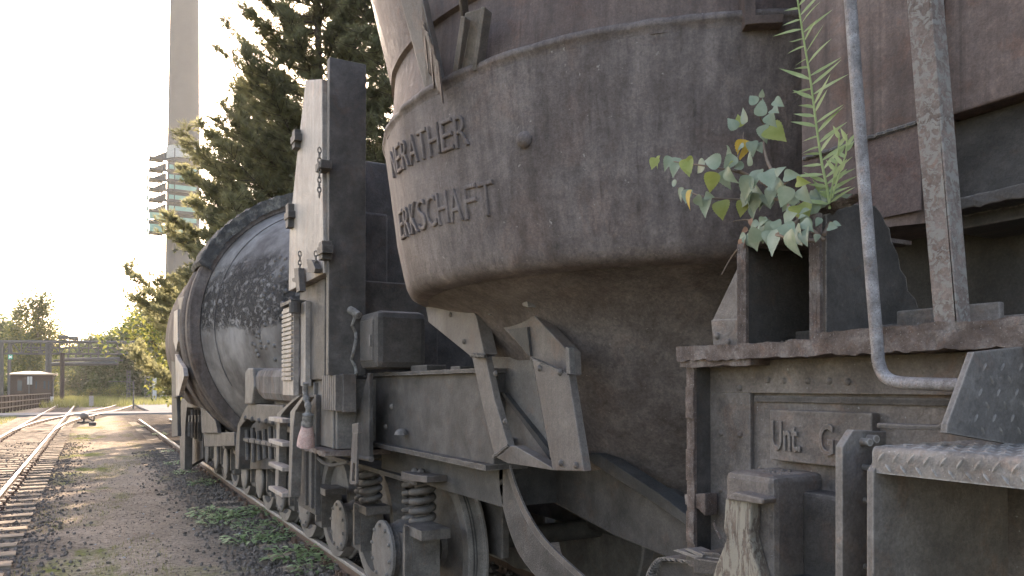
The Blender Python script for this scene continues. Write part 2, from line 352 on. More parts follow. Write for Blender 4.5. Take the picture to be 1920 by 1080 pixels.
def track(cx, y0, y1, step, label, left, right, seed, zt, grow=100):
    t = thing('railway_track', (cx, y0, 0), label, 'railway track')
    for path, extra in ((left, 'x'), (right, 'y')):
        m = MB(); rail(m, path); m.build('rail', RM3, t, smooth=True, sharp=30)
    protos = []
    n = int((y1-y0)/step)
    for i in range(min(n, grow)):
        if i < 4:
            s = sleeper_mb(1.30, .125, zt, (-.75, .75), seed+i); o = s.build('sleeper', [M['wood'], M['railrust']]); protos.append(o)
        else: o = protos[i % 4].copy(); COL.objects.link(o)
        o.parent = t; o.location = (RND.uniform(-.02, .02), i*step, RND.uniform(-.004, .004)); o.rotation_euler = (0,0,RND.uniform(-.012, .012) + (pi if i % 3 == 0 else 0))
    return t
LX0, LX1 = -2.80, -1.32
pth = lambda x, y0, y1, n=24: [(x, y0+(y1-y0)*i/n, 0) for i in range(n+1)]
track(-2.05, 4.5, 64, .60, 'sunlit railway track with wooden sleepers left of the gravel path', pth(LX0, 2, 175), pth(LX1, 2, 175), 10, .055)
track(3.08, 0.4, 46, .65, 'shaded weedy railway track carrying the rusty ladle wagons', pth(2.33, -1, 46), pth(3.83, -1, 46), 50, .045)
# diverging track of the points: leaves the left track and bends right, then back
def spl(pts, n=10):
    out = []; P = [Vector(p) for p in pts]
    for i in range(len(P)-1):
        p0, p1, p2, p3 = P[max(i-1,0)], P[i], P[i+1], P[min(i+2,len(P)-1)]
        for k in range(n):
            s = k/n; out.append(.5*((2*p1)+(-p0+p2)*s+(2*p0-5*p1+4*p2-p3)*s*s+(-p0+3*p1-3*p2+p3)*s**3))
    return out+[P[-1]]
cen = [(-2.05, 37, 0), (-1.6, 46, 0), (-.35, 56, 0), (1.4, 68, 0), (3.0, 84, 0), (3.7, 100, 0), (3.0, 120, 0), (1.0, 145, 0)]
dl, dr = [], []
C_ = spl(cen)
for i, p in enumerate(C_):
    t_ = (C_[min(i+1,len(C_)-1)]-C_[max(i-1,0)]).normalized(); nn = Vector((t_.y, -t_.x, 0))
    dl.append(p-nn*.74+Vector((0,0,.003))); dr.append(p+nn*.74+Vector((0,0,.003)))
tk = thing('railway_track', (-2.05, 37, 0), 'curving branch track leaving the sunlit track at the points', 'railway track')
for pa in (dl, dr):
    m = MB(); rail(m, pa); m.build('rail', RM3, tk, smooth=True, sharp=30)
pr = None
for i in range(6, len(C_), 1):
    t_ = (C_[min(i+1,len(C_)-1)]-C_[i-1]).normalized()
    if pr is None: pr = sleeper_mb(1.3, .125, .052, (-.75, .75), 90).build('sleeper', [M['wood'], M['railrust']]); o = pr
    else: o = pr.copy(); COL.objects.link(o)
    o.parent = tk; o.location = C_[i]-Vector((-2.05, 37, 0)); o.rotation_euler = (0, 0, -atan2(t_.x, t_.y))
m = MB()
# ballast stones along both tracks
def stones(name, n, fn, smin, smax, seed, label):
    r = random.Random(seed); s = MB()
    ico = [Vector(p).normalized() for p in ((0,-.53,.85),(0,.53,.85),(0,.53,-.85),(0,-.53,-.85),(.53,.85,0),(-.53,.85,0),(-.53,-.85,0),(.53,-.85,0),(.85,0,.53),(.85,0,-.53),(-.85,0,-.53),(-.85,0,.53))]
    ifc = [(0,1,11),(0,11,6),(0,6,7),(0,7,8),(0,8,1),(2,3,9),(2,9,4),(2,4,5),(2,5,10),(2,10,3),(1,8,4),(4,8,9),(9,8,7),(9,7,3),(3,7,6),(3,6,10),(10,6,11),(10,11,5),(5,11,1),(5,1,4)]
    for i in range(n):
        x, y = fn(r); z = gz(x, y); q = Euler((r.random()*6, r.random()*6, r.random()*6)).to_matrix(); sz = r.uniform(smin, smax)
        sc = Vector((r.uniform(.7, 1.3), r.uniform(.6, 1.2), r.uniform(.5, .9)))
        s.add([q @ (Vector((p.x*sc.x, p.y*sc.y, p.z*sc.z))*sz*r.uniform(.8, 1.15)) + Vector((x, y, z+sz*.25)) for p in ico], ifc)
    o = s.build(name, M['stone'], recalc=False); return tag(o, label, 'ballast', kind='stuff')
def f_r(r):
    y = 3.5+22*r.random()**1.5; return (2.33+r.gauss(-.42, .33) if r.random() < .75 else r.uniform(2.4, 4.6)), y
stones('ballast', 8500, f_r, .010, .036, 3, 'dark angular ballast stones along the shaded rail')
def f_l(r):
    y = 4.5+26*r.random()**1.4; return (-1.0+r.gauss(.12, .36) if r.random() < .8 else r.uniform(-2.7, -1.4)), y
stones('ballast', 6000, f_l, .010, .032, 4, 'dark ballast stones beside the sunlit sleepers')
def f_p(r): return r.uniform(-.7, 1.9), 3+20*r.random()**1.5
stones('gravel', 4500, f_p, .004, .013, 5, 'small loose gravel scattered over the path')

# ------------------------------------------------------------------ LADLE WAGON
LW = thing('ladle_wagon', (3.08, 4.0, 0), 'huge rusty ladle wagon with a round lettered vessel, nearest the camera', 'railway wagon')
VX, VY = 3.08, 3.4
def lump(mb, amp, sc, c=(VX, VY)):
    for p in mb.v:
        d = Vector((p.x-c[0], p.y-c[1], 0)); r = d.length
        if r > .05: p += d/r*(amp*mnoise.fractal(Vector(p)*sc, 1.0, 2.0, 4))
band = MB(); band.lathe([(1.50,2.45),(1.59,2.458),(1.628,2.478),(1.648,2.52),(1.665,2.59),(1.70,2.75),(1.725,2.95),(1.752,3.15),(1.768,3.27)], (VX,VY,0), 'Z', 220)
lump(band, .006, 2.5); vessel = band.build('vessel', M['vessel'], LW, smooth=True, sharp=60)
rim = MB(); rim.lathe([(1.766,3.27),(1.771,3.292),(1.780,3.298),(1.782,3.312),(1.776,3.325),(1.70,3.338)], (VX,VY,0), 'Z', 360); lump(rim, .008, 14); rim.build('rim', M['vessel'], vessel, smooth=True, sharp=60)
bowl = MB(); bowl.lathe([(1.52,2.451),(1.45,2.425),(1.29,2.36),(1.17,2.2),(1.06,2.0),(.86,1.68),(.62,1.38),(.36,1.16),(.15,1.06),(.001,1.05)], (VX,VY,0), 'Z', 160); lump(bowl, .012, 2.2); bowl.build('bowl', M['bowl'], vessel, smooth=True, sharp=60)
hood = MB(); hood.lathe([(1.735,3.336),(1.722,3.5),(1.715,3.63),(1.738,3.64),(1.74,3.68),(1.83,4.08),(1.93,4.5),(1.9,4.75),(1.2,5.0),(.001,5.1)], (VX,VY,0), 'Z', 160); lump(hood, .008, 2.0); hood.build('hood', M['hood'], LW, smooth=True, sharp=35)
# raised cast lettering that follows the curve of the vessel
def text_mesh(s, size, ext, bev, off=0):
    cu = bpy.data.curves.new('txt', 'FONT'); cu.body = s; cu.size = size; cu.extrude = ext; cu.bevel_depth = bev; cu.bevel_resolution = 1; cu.resolution_u = 4; cu.offset = off
    ob = bpy.data.objects.new('txt', cu); COL.objects.link(ob); dg = bpy.context.evaluated_depsgraph_get(); dg.update()
    me = bpy.data.meshes.new_from_object(ob.evaluated_get(dg)); vs = [v.co.copy() for v in me.vertices]; fs = [list(p.vertices) for p in me.polygons]
    bpy.data.objects.remove(ob); bpy.data.curves.remove(cu); bpy.data.meshes.remove(me); return vs, fs
def vess_r(z):
    pf = [(2.42,1.625),(2.47,1.648),(2.56,1.665),(2.75,1.70),(2.95,1.725),(3.15,1.752),(3.27,1.768)]
    for (a, ra), (b, rb) in zip(pf, pf[1:]):
        if a <= z <= b: return ra+(rb-ra)*(z-a)/(b-a)
    return 1.66
def ring_text(word, a_end, pitch, ztop, zbot, slope=0):
    n = len(word); let = MB()
    for i, ch in enumerate(word):
        vs, fs = text_mesh(ch, .2, .0045, .005, -.005); x0, x1 = min(p.x for p in vs), max(p.x for p in vs); y0, y1 = min(p.y for p in vs), max(p.y for p in vs)
        a0 = radians(a_end-pitch*(n-i)); wd = radians(pitch*.86)
        out = []
        for p in vs:
            z = zbot+(ztop-zbot)*(p.y-y0)/(y1-y0)+slope*(n-i); ph = a0+wd*(p.x-x0)/(x1-x0); rr = vess_r(z)+p.z+.003
            out.append((VX+rr*cos(ph), VY+rr*sin(ph), z))
        let.add(out, fs)
    let.build('lettering', M['vessel'], vessel)
ring_text("NERATHER", -163.2, 3.4, 3.135, 3.0, .006)
ring_text("ERKSCHAFT", -159.4, 3.4, 2.835, 2.69, .004)
m = MB(); q = pC(983, 262, 1.735); m.dome(q, .035, (q.x-VX, q.y-VY, 0), 14); m.build('boss', M['vessel'], vessel, smooth=True)
# plates on the hood
def hp(u, v, r): p = pC(u, v, r); return p
m = MB(); P = [hp(748,-10,1.86), hp(790,-10,1.86), hp(800,40,1.84), hp(812,90,1.80), hp(828,168,1.76), hp(800,180,1.76), hp(775,90,1.80)]; m.prism(P, (.04,.02,0)); m.build('torn_plate', M['bracket'], LW, bevel=.004)
m = MB(); r_ = random.Random(2)
for k in range(9):
    u0, v0 = 792+k*3.5+r_.uniform(-2, 2), 40+k*9; m.prism([hp(u0,v0,1.85), hp(u0+5,v0+4,1.85), hp(u0+9+r_.uniform(0,5),v0+62+r_.uniform(0,40),1.79), hp(u0+4,v0+50,1.80)], (-.012,-.008,0))
m.build('torn_edge', M['flaky'], LW)
m = MB()
for (a, b, c, d) in (((864,30),(872,30),(857,140),(847,140)), ((902,12),(909,12),(892,132),(884,134)), ((858,-20),(862,-20),(868,32),(863,32))): m.prism([hp(*a,1.87), hp(*b,1.87), hp(*c,1.775), hp(*d,1.775)], (.05,.03,0))
m.prism([hp(872,24,1.845), hp(903,14,1.845), hp(885,132,1.755), hp(856,140,1.755)], (.02,.01,0)); m.build('hood_bracket', M['bracket'], LW, bevel=.003)
m = MB(); m.prism([hp(1396,-30,1.82), hp(1416,-30,1.82), hp(1418,44,1.82), hp(1398,46,1.82)], (.05,.08,0)); m.prism([hp(1416,28,1.82), hp(1470,26,1.82), hp(1470,42,1.82), hp(1416,44,1.82)], (.05,.08,0)); m.build('hood_bracket', M['hood'], LW, bevel=.003)

# hanger arms under the vessel
def poly(mb, px, X, ext): mb.prism([pX(u, v, X) for u, v in px], (ext, 0, 0)); return mb
m = MB(); poly(m, [(797,570),(812,558),(876,557),(893,595),(908,664),(882,668),(803,604)], 1.80, .08); m.build('hanger_arm', M['bracket'], LW, bevel=.005)
m = MB(); poly(m, [(884,666),(910,668),(926,745),(953,836),(927,856),(905,762)], 1.82, .04)
poly(m, [(927,856),(953,836),(966,836),(1034,876),(1036,882),(950,868)], 1.818, .06); m.build('hanger_arm', M['bracket'], LW, bevel=.004)
m = MB(); poly(m, [(911,557),(920,547),(982,538),(987,576),(1065,659),(1067,704),(997,672),(918,589)], 1.86, .07)
ha = m.build('hanger_arm', M['bracket'], LW, bevel=.006)
m = MB(); poly(m, [(910,557),(920,546),(983,537),(984,552),(922,562),(917,570),(919,592),(912,588)], 1.80, .09); poly(m, [(972,539),(984,537),(990,576),(980,574)], 1.80, .09); m.build('flange', M['dusty'], ha, bevel=.003)
m = MB(); poly(m, [(952,618),(988,613),(994,668),(990,666)], 1.845, .02); m.build('recess_shade', M['dark'], ha)  # dark plate on the arm's face, standing in for the shaded hollow
m = MB(); poly(m, [(997,672),(1066,703),(1095,884),(1036,882)], 1.78, .04); m.build('hanger_arm', M['bracket'], LW, bevel=.005)
m = MB(); poly(m, [(1060,650),(1066,652),(1069,702),(1062,700)], 1.765, .03); m.build('cleat', M['dusty'], LW, bevel=.003)
m = MB()
for (u, v, X_) in ((930,700,1.818),(948,790,1.818),(1012,690,1.778),(1050,698,1.778),(1052,868,1.778),(1080,872,1.778),(845,590,1.798),(870,640,1.798)): m.dome(pX(u, v, X_), .016, (-1,0,0), 8)
m.build('rivets', M['bracket'], LW, smooth=True)['kind'] = 'stuff'
m = MB()
for pts in (((997,672),(1066,703)), ((884,666),(910,668)), ((927,856),(953,836))):
    a, b = pX(*pts[0], 1.79), pX(*pts[1], 1.79); m.tube([a.lerp(b, i/14)+mnoise.noise_vector(Vector((i*1.3, pts[0][0], 0)))*.006 for i in range(15)], .011, 6)
m.build('weld_bead', M['framedark'], LW, smooth=True)['kind'] = 'stuff'
m = MB(); poly(m, [(908,668),(997,672),(1034,876),(953,836)], 1.97, .05); m.build('hanger_web', M['dusty'], LW)
m = MB(); poly(m, [(938,736),(944,736),(1034,850),(1031,862)], 1.94, .03); m.tube([pX(955, 828, 1.93), pX(955, 828, 2.0)], .025, 10); m.build('brace', M['dark'], LW)
# curved guard strip hanging below the arms
m = MB(); cv = spl([(950,868,0),(963,915,0),(988,972,0),(1024,1024,0),(1100,1095,0)], 6); n = len(cv)
dk = [(p.x-6-38*(i/n)-8, p.y+14+22*i/n) for i, p in enumerate(cv)]
for i in range(n-1):
    m.prism([pX(cv[i].x, cv[i].y, 2.0), pX(cv[i+1].x, cv[i+1].y, 2.0), pX(*dk[i+1], 2.0), pX(*dk[i], 2.0)], (.015, 0, 0))
gs = m.build('guard_strip', M['framedark'], LW)
m = MB(); m.mi = 0
for i in range(n-1):
    m.prism([pX(cv[i].x-2-4*i/n, cv[i].y, 1.985), pX(cv[i].x+3+5*i/n, cv[i].y-2, 1.985), pX(cv[i+1].x+3+5*i/n, cv[i+1].y-2, 1.985), pX(cv[i+1].x-2-4*i/n, cv[i+1].y, 1.985)], (.012, 0, 0))
m.build('strip_edge', M['bracket'], gs)
# low curved girder under the bowl, and the deep far girder
m = MB(); poly(m, [(925,800),(1020,828),(1110,866),(1225,940),(1345,1022),(1345,1060),(1262,1050),(1150,1004),(1040,945),(925,880)], 2.35, .25); m.build('curved_girder', M['framedark'], LW, bevel=.01)
m = MB(); poly(m, [(1090,850),(1115,872),(1230,945),(1350,1030),(1350,1015),(1235,925),(1120,850)], 2.25, .1); m.build('girder_flange', M['dark'], LW, bevel=.004)
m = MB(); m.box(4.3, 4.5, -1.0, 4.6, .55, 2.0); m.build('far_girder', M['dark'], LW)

# ---- near end: side frame
m = MB(); m.roughbar(1.575, 2.05, -.9, 1.79, 2.046, 2.088, .009, 260, 1); fl = m.build('top_flange', M['flaky'], LW, smooth=True, sharp=50)
m = MB(); m.roughbar(1.585, 1.66, 1.50, 1.785, 2.028, 2.048, .006, 30, 2); m.roughbar(1.585, 1.64, .6, 1.30, 2.084, 2.105, .008, 60, 3); m.roughbar(1.60, 1.72, -.4, .86, 2.086, 2.108, .013, 60, 5); m.build('flange_plate', M['flaky'], LW, smooth=True, sharp=50)
m = MB(); m.box(1.68, 1.72, -.9, 1.742, .5, 2.046); m.build('side_web', M['frame'], LW)
m = MB(); m.box(1.664, 1.68, -.9, 1.742, 1.950, 2.045); m.box(1.664, 1.68, 1.578, 1.742, .7, 1.950); m.build('edge_plate', M['frame'], LW, bevel=.003)
m = MB(); m.box(1.672, 1.6795, -.9, 1.57, 1.925, 1.942); m.build('panel_bead', M['framedark'], LW, bevel=.003)
m = MB()
for (u, v) in ((1388,728),(1388,815),(1440,712),(1515,714),(1590,716),(1388,900),(1352,812),(1350,700),(1352,918),(1470,714),(1555,714)): m.dome(pX(u, v, 1.665), .0105, (-1,0,0), 10)
rv = m.build('rivets', M['frame'], LW, smooth=True); rv['kind'] = 'stuff'
m = MB(); m.box(1.60, 1.68, 1.738, 1.768, 1.40, 2.03)
pe = m.build('end_post', M['framedark'], LW)
m = MB()
n_ = 60
for i in range(n_):
    z0, z1 = 1.40+.63*i/n_, 1.40+.63*(i+1)/n_; a, b = (.004*mnoise.noise(Vector((0, 0, z*60))) for z in (z0, z1)); st = .004 if (i//9) % 2 else 0
    m.add([(1.596+a-st, 1.736, z0), (1.596+b-st, 1.736, z1), (1.594+b-st, 1.752, z1), (1.594+a-st, 1.752, z0), (1.597+a-st, 1.770+a, z0), (1.597+b-st, 1.770+b, z1), (1.606, 1.736, z0), (1.606, 1.736, z1), (1.606, 1.77, z0), (1.606, 1.77, z1)], [(0,1,2,3), (3,2,5,4), (6,7,1,0), (4,5,9,8)])
m.build('corroded_edge', M['flaky'], pe, recalc=False)
# inspection plate with raised letters
m = MB(); m.box(1.648, 1.68, 1.177, 1.492, 1.766, 1.905)
ip = m.build('inspection_plate', M['frame'], LW, bevel=.004)
m = MB()
vs, fs = text_mesh("Unt.", .094, .004, .0018); xm = max(p.x for p in vs); xn = min(p.x for p in vs)
m.add([(1.6465-p.z, 1.481-(p.x-xn)*(.098/(xm-xn)), 1.797+(p.y)*1.18) for p in vs], fs)
m.build('raised_letters', M['frame'], ip); m = MB(); vs, fs = text_mesh("G", .094, .004, .0018); xn = min(p.x for p in vs)
m.add([(1.6465-p.z, 1.325-(p.x-xn)*.7, 1.795+p.y*1.18) for p in vs], fs)
m.build('raised_letters', M['frame'], ip, recalc=True)
# step bracket / axle guard box with peeling painted leg
m = MB(); m.box(1.50, 1.70, 1.345, 1.515, .9, 1.742); m.build('guard_box', M['frame'], LW, bevel=.018)
m = MB(); poly(m, [(1360,934),(1408,938),(1408,958),(1406,1010),(1424,1075),(1436,1120),(1326,1120),(1342,1060),(1362,1010),(1356,990)], 1.462, .036); lg = m.build('painted_leg', M['peel'], LW, bevel=.005)
m = MB(); poly(m, [(1372,925),(1378,922),(1432,936),(1428,946),(1358,936)], 1.452, .05); m.build('cap_plate', M['frame'], LW, bevel=.004)
m = MB(); a = pX(1380,1022,1.455); m.tube([pX(1352,1010,1.455), pX(1342,992,1.45), pX(1338,980,1.45)], .004, 6); m.build('bent_wire', M['flaky'], LW)
m = MB(); poly(m, [(1283,927),(1322,925),(1322,968),(1308,954),(1284,946)], 1.60, .05); m.build('broken_tab', M['flaky'], LW, bevel=.003)
m = MB(); poly(m, [(1284,1043),(1310,1034),(1345,1037),(1372,1052),(1372,1082),(1340,1078),(1290,1062)], 1.50, .15); poly(m, [(1300,1046),(1368,1056),(1368,1085),(1300,1074)], 1.47, .05); m.build('foot_plate', M['framedark'], LW, bevel=.004)
m = MB(); cv = spl([(1205,1100,0),(1214,1070,0),(1228,1050,0),(1245,1045,0),(1300,1052,0),(1345,1062,0)], 5)
for i in range(len(cv)-1): m.prism([pX(cv[i].x, cv[i].y, 1.50), pX(cv[i+1].x, cv[i+1].y, 1.50), pX(cv[i+1].x+2, cv[i+1].y+7, 1.50), pX(cv[i].x+6, cv[i].y+5, 1.50)], (.14,0,0))
poly(m, [(1218,1080),(1233,1052),(1300,1056),(1345,1066),(1345,1120),(1205,1120)], 1.53, .08); m.build('leaf_plates', M['framedark'], LW)
m = MB(); poly(m, [(1262,1032),(1270,1030),(1330,1050),(1326,1056)], 1.49, .05); poly(m, [(1284,1030),(1290,1028),(1318,1040),(1316,1046)], 1.49, .05); m.build('bent_strip', M['dusty'], LW)
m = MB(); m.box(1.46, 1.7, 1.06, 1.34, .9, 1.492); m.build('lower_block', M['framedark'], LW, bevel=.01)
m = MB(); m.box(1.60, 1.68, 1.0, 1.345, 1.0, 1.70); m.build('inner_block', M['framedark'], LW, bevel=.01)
# chippings lying on ledges
r_ = random.Random(11); m = MB()
for i in range(70):
    x, y, z = r_.choice([(1.60, 1.43, 1.744), (1.57, 1.2, 1.494), (1.68, 1.42, 2.094), (1.7, 1.05, 2.1)]); m.dome((x+r_.uniform(-.04, .05), y+r_.uniform(-.07, .07), z-.002), r_.uniform(.002, .006), (0,0,1), 5)
o = m.build('rust_flakes', M['stone'], LW); o['kind'] = 'stuff'
# steps: plates, lip, tread
m = MB(); m.prism([pY(1580,838,.99), pY(1601,806,.99), pY(1662,809,.99), pY(1662,1120,.99), pY(1580,1120,.99)], (0, .017, 0)); sp1 = m.build('step_plate', M['dusty'], LW, bevel=.0015)
m = MB(); m.prism([pY(1638,884,.885), pY(1648,868,.885), pY(2200,868,.885), pY(2200,1140,.885), pY(1638,1140,.885)], (0, .014, 0)); sp2 = m.build('step_plate', M['dusty'], LW, bevel=.0015)
m = MB()
for (u, v, s_) in ((1616,828,.008), (1628,822,.008), (1619,876,.006), (1621,938,.006), (1622,1062,.006)):
    p = pY(u, v, .99); m = MB(); m.tube([p, p+Vector((-.004,-.022,0))], s_, 10); m.build('bolt', M['tread'], sp1, smooth=True, sharp=40)
m = MB()
lp = []
for a in range(7):
    th = pi/2*a/6; lp.append((1.262-.012*sin(th), 1.848+.012*cos(th)))
sec = [(1.70,1.86)]+lp+[(1.25,1.812),(1.2555,1.812)]+[(1.262-.0065*sin(t), 1.848+.0065*cos(t)) for t in (pi/2, pi/4, 0)]+[(1.70,1.8545)]
m.prism([(x, -.5, z) for x, z in sec], (0, 1.392, 0)); tr = m.build('step_tread', M['tread'], LW, smooth=True, sharp=35)
def lug(mb, c, dirv, nrm, L=.0125, W=.0038, H=.0026):
    d = Vector(dirv).normalized(); n = Vector(nrm).normalized(); s = d.cross(n); c = Vector(c)
    ring = [c+d*L, c+d*L*.4+s*W, c-d*L*.4+s*W, c-d*L, c-d*L*.4-s*W, c+d*L*.4-s*W]; top = [c+d*L*.45+n*H, c-d*L*.45+n*H]
    mb.add(ring+top, [(0,1,6),(1,2,7,6),(2,3,7),(3,4,7),(4,5,6,7),(5,0,6)])
m = MB(); r_ = random.Random(5)
for i in range(48):
    y = .875-i*.0285; lug(m, (1.250, y, 1.842), (0,-.55,.8), (-1,0,0), .0115); lug(m, (1.250, y-.014, 1.823), (0,.6,.75), (-1,0,0), .010, .003)
    for k in range(9):
        x = 1.272+k*.0285; lug(m, (x, y-(.014 if k % 2 else 0), 1.860), (1,(1 if (k) % 2 else -1),0), (0,0,1))
m.build('tread_lugs', M['tread'], tr, smooth=True, sharp=50)['kind'] = 'stuff'
m = MB(); m.prism([pY(1826,660,.80), pY(1990,642,.80), pY(1990,850,.80), pY(1775,812,.80), pY(1777,795,.80)], (0, .012, 0)); rp = m.build('riser_plate', M['dusty'], LW, bevel=.001)
m = MB()
for i in range(8):
    for k in range(6):
        p = pY(1846+i*34+(17 if k % 2 else 0)-k*4, 688+k*24, .80)
        if i == 0 and k > 2: pass
        lug(m, p, (.55 if k % 2 == 0 else -.55, 0, .8), (0,-1,0), .010, .0035)
m.build('tread_lugs', M['dusty'], rp, smooth=True, sharp=50)['kind'] = 'stuff'
m = MB(); poly(m, [(1643,793),(1700,796),(1758,797),(1772,790),(1776,800),(1760,806),(1700,806),(1643,803)], 1.36, .04); m.build('step_bar', M['framedark'], LW, bevel=.003)
# handrail and stanchion
m = MB(); m.tube(spl([pX(1588,-80,1.5), pX(1594,0,1.5), pX(1619,330,1.5), pX(1644,640,1.5), pX(1648,682,1.5), pX(1660,706,1.5), pX(1686,717,1.5), pX(1740,720,1.5), pX(1805,722,1.5)], 8), .0135, 16); m.build('handrail', M['pipe'], LW, smooth=True)
m = MB(); P = [pX(u, v, 1.615) for u, v in ((1695,-60),(1741,-60),(1748,60),(1798,632),(1754,640),(1722,270))]; m.prism(P, (.007,0,0))
q0, q1 = pX(1741,-60,1.615), pX(1798,632,1.615); m.prism([q0, q1, q1+Vector((0,.007,0)), q0+Vector((0,.007,0))], (.05,0,0)); m.build('stanchion', M['stanchion'], LW, bevel=.002)
# ribs and gussets on the flange
m = MB(); m.prism([(1.60,1.53,2.086),(1.60,1.53,2.372),(1.64,1.53,2.376),(2.05,1.53,2.376),(2.05,1.53,2.086)], (0,.018,0)); rb = m.build('rib', M['framedark'], LW)
m = MB(); P = [pY(u, v, 1.285) for u, v in ((1549,650),(1549,402),(1600,382),(1640,386),(1652,400),(1660,418),(1668,430),(1671,452),(1684,478),(1688,505),(1699,520),(1702,545),(1716,560),(1722,578),(1745,582),(1745,650))]; m.prism(P, (0,.018,0)); rb2 = m.build('rib', M['framedark'], LW)
for k_, (yy, zz) in enumerate(((1.539, 2.37), (1.294, 2.405))):
    m = MB()
    for dy in (-.011, .0, .011):
        o_ = len(m.v); N_ = 50
        for i in range(N_+1):
            z = 2.086+(zz-2.086)*i/N_; d = .0022*mnoise.noise(Vector((dy*90, 0, z*70)))
            m.v += [Vector((1.593+d, yy+dy-.0042, z)), Vector((1.591+d, yy+dy+.0042, z)), Vector((1.604, yy+dy+.0042, z)), Vector((1.604, yy+dy-.0042, z))]
        for i in range(N_):
            for q in range(4): a = o_+i*4; m.face([a+q, a+(q+1) % 4, a+4+(q+1) % 4, a+4+q])
    m.build('corroded_edge', M['flaky'], (rb, rb2)[k_])
m = MB(); poly(m, [(1336,600),(1396,474),(1402,474),(1402,610),(1336,610)], 1.655, .014); poly(m, [(1333,600),(1404,598),(1404,648),(1338,652)], 1.648, .022)
for (u, v) in ((1345,630),(1386,628),(1366,642)): m.dome(pX(u, v, 1.648), .012, (-1,0,0), 10)
m.build('gusset', M['frame'], LW, bevel=.002)
m = MB(); m.roughbar(1.615, 2.0, 1.30, 1.53, 2.362, 2.376, .006, 30, 8); m.build('shelf_plate', M['flaky'], LW, smooth=True, sharp=50)
m = MB(); m.grid(lambda a, b: (1.61+.035*b+.006*sin(9*a), 1.325-.16*a+0*b, 2.418+.018*a+.01*mnoise.noise(Vector((a*9, b*4, 1)))-.012*b), 24, 4); m.build('rib_flange', M['flaky'], LW, smooth=True)
m = MB(); m.prism([(1.78,1.2,2.086),(1.78,1.2,2.16),(1.78,.95,2.16),(1.78,.95,2.086)], (.02,0,0)); m.box(1.80, 1.84, .0, 1.6, 2.088, 2.13); m.build('inner_angle', M['frame'], LW, bevel=.004)
# housing above the near end
m = MB(); m.grid(lambda a, b: (1.95+.02*a*a, 1.628-.40*a, 2.44+2.0*b-(.03*a if b == 0 else 0)), 12, 12); m.box(1.98, 2.5, 1.22, 1.628, 2.44, 4.4)
hs = m.build('trunnion_housing', M['redpanel'], LW)
m = MB(); m.tube([(1.945+.004*sin(i*2.1), 1.62-.4*i/40, 2.682+.004*mnoise.noise(Vector((i*1.7, 0, 0)))) for i in range(41)], .007, 6); m.build('weld_seam', M['framedark'], hs)
m = MB(); m.box(1.9495, 1.953, 1.24, 1.6275, 2.445, 2.675); m.build('lower_skirt', metal('skirt_rust', (.08,.05,.045), (.125,.085,.075), (.165,.12,.105), 9, .5, .75), hs)
m = MB(); m.box(2.02, 2.6, .2, 1.215, 2.70, 4.4); m.build('upper_casing', M['redpanel'], LW, bevel=.006)
m = MB(); m.box(2.08, 2.6, .2, 1.25, 2.40, 2.70); m.roughbar(2.0, 2.12, .2, 1.2, 2.435, 2.47, .008, 60, 9); m.box(2.03, 2.1, .5, 1.0, 2.64, 2.69); m.build('lower_casing', M['framedark'], LW, bevel=.005)
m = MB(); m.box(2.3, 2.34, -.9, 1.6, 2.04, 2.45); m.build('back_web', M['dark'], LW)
m = MB(); m.dome((1.66, .80, 2.103), .016, (0,0,1), 7); m.dome((1.68, .775, 2.103), .010, (0,0,1), 6); o = m.build('white_stone', M['concrete']); tag(o, 'small pale stone lying on the rusty wagon flange', 'stone')

# ---- far bogie of the ladle wagon
m = MB(); m.box(1.9, 4.26, 3.62, 5.71, 1.54, 2.05); m.build('bolster', M['framedark'], LW, bevel=.01)
for u, v, w_, h_ in ((800,688,.14,.05), (700,690,.1,.08), (870,692,.07,.03)):
    m = MB(); p = pX(u, v, 1.98); m.box(1.92, 2.06, p.y-w_, p.y+w_, 2.06, 2.06+h_); m.build('top_cleat', M['framedark'], LW, bevel=.006)
m = MB(); m.roughbar(1.84, 2.1, 3.6, 5.73, 1.52, 1.55, .006, 80, 12); m.roughbar(1.86, 2.0, 3.6, 5.73, 2.045, 2.068, .006, 80, 13); m.build('bolster_flange', M['framedark'], LW); m = MB(); m.box(2.0, 4.16, 3.7, 5.7, 1.30, 1.52); m.build('lower_beam', M['dark'], LW)
m = MB()
for (u, v) in ((700,785),(700,760),(735,762),(700,745),(724,800)): m.dome(pX(u, v, 1.899), .022, (-1,0,0), 8)
m.dome(pX(752, 815, 1.86), .05, (0,0,1), 8); m.build('rivets', M['dusty'], LW, smooth=True)['kind'] = 'stuff'
m = MB(); m.box(2.48, 2.54, 4.6, 9.6, .78, 1.28); m.box(3.62, 3.68, 4.6, 9.6, .78, 1.28); m.build('bogie_frame', M['framedark'], LW, bevel=.01)
m = MB(); m.box(1.95, 2.2, 4.85, 9.4, 1.29, 1.325); m.build('spring_plate', M['framedark'], LW, bevel=.005)
m = MB(); poly(m, [(752,884),(775,890),(800,893),(800,905),(772,902),(752,898)], 1.86, .3); m.dome(pX(778,884,1.95), .03, (0,0,1), 6); m.dome(pX(790,885,1.95), .03, (0,0,1), 6); m.build('spring_seat', M['bracket'], LW, bevel=.003)
def spring(mb, x, y, z0, z1, R_, wr, turns, ph=0):
    n = int(turns*18); mb.tube([(x+R_*cos(2*pi*turns*i/n+ph), y+R_*sin(2*pi*turns*i/n+ph), z0+(z1-z0)*i/n) for i in range(n+1)], wr, 8)
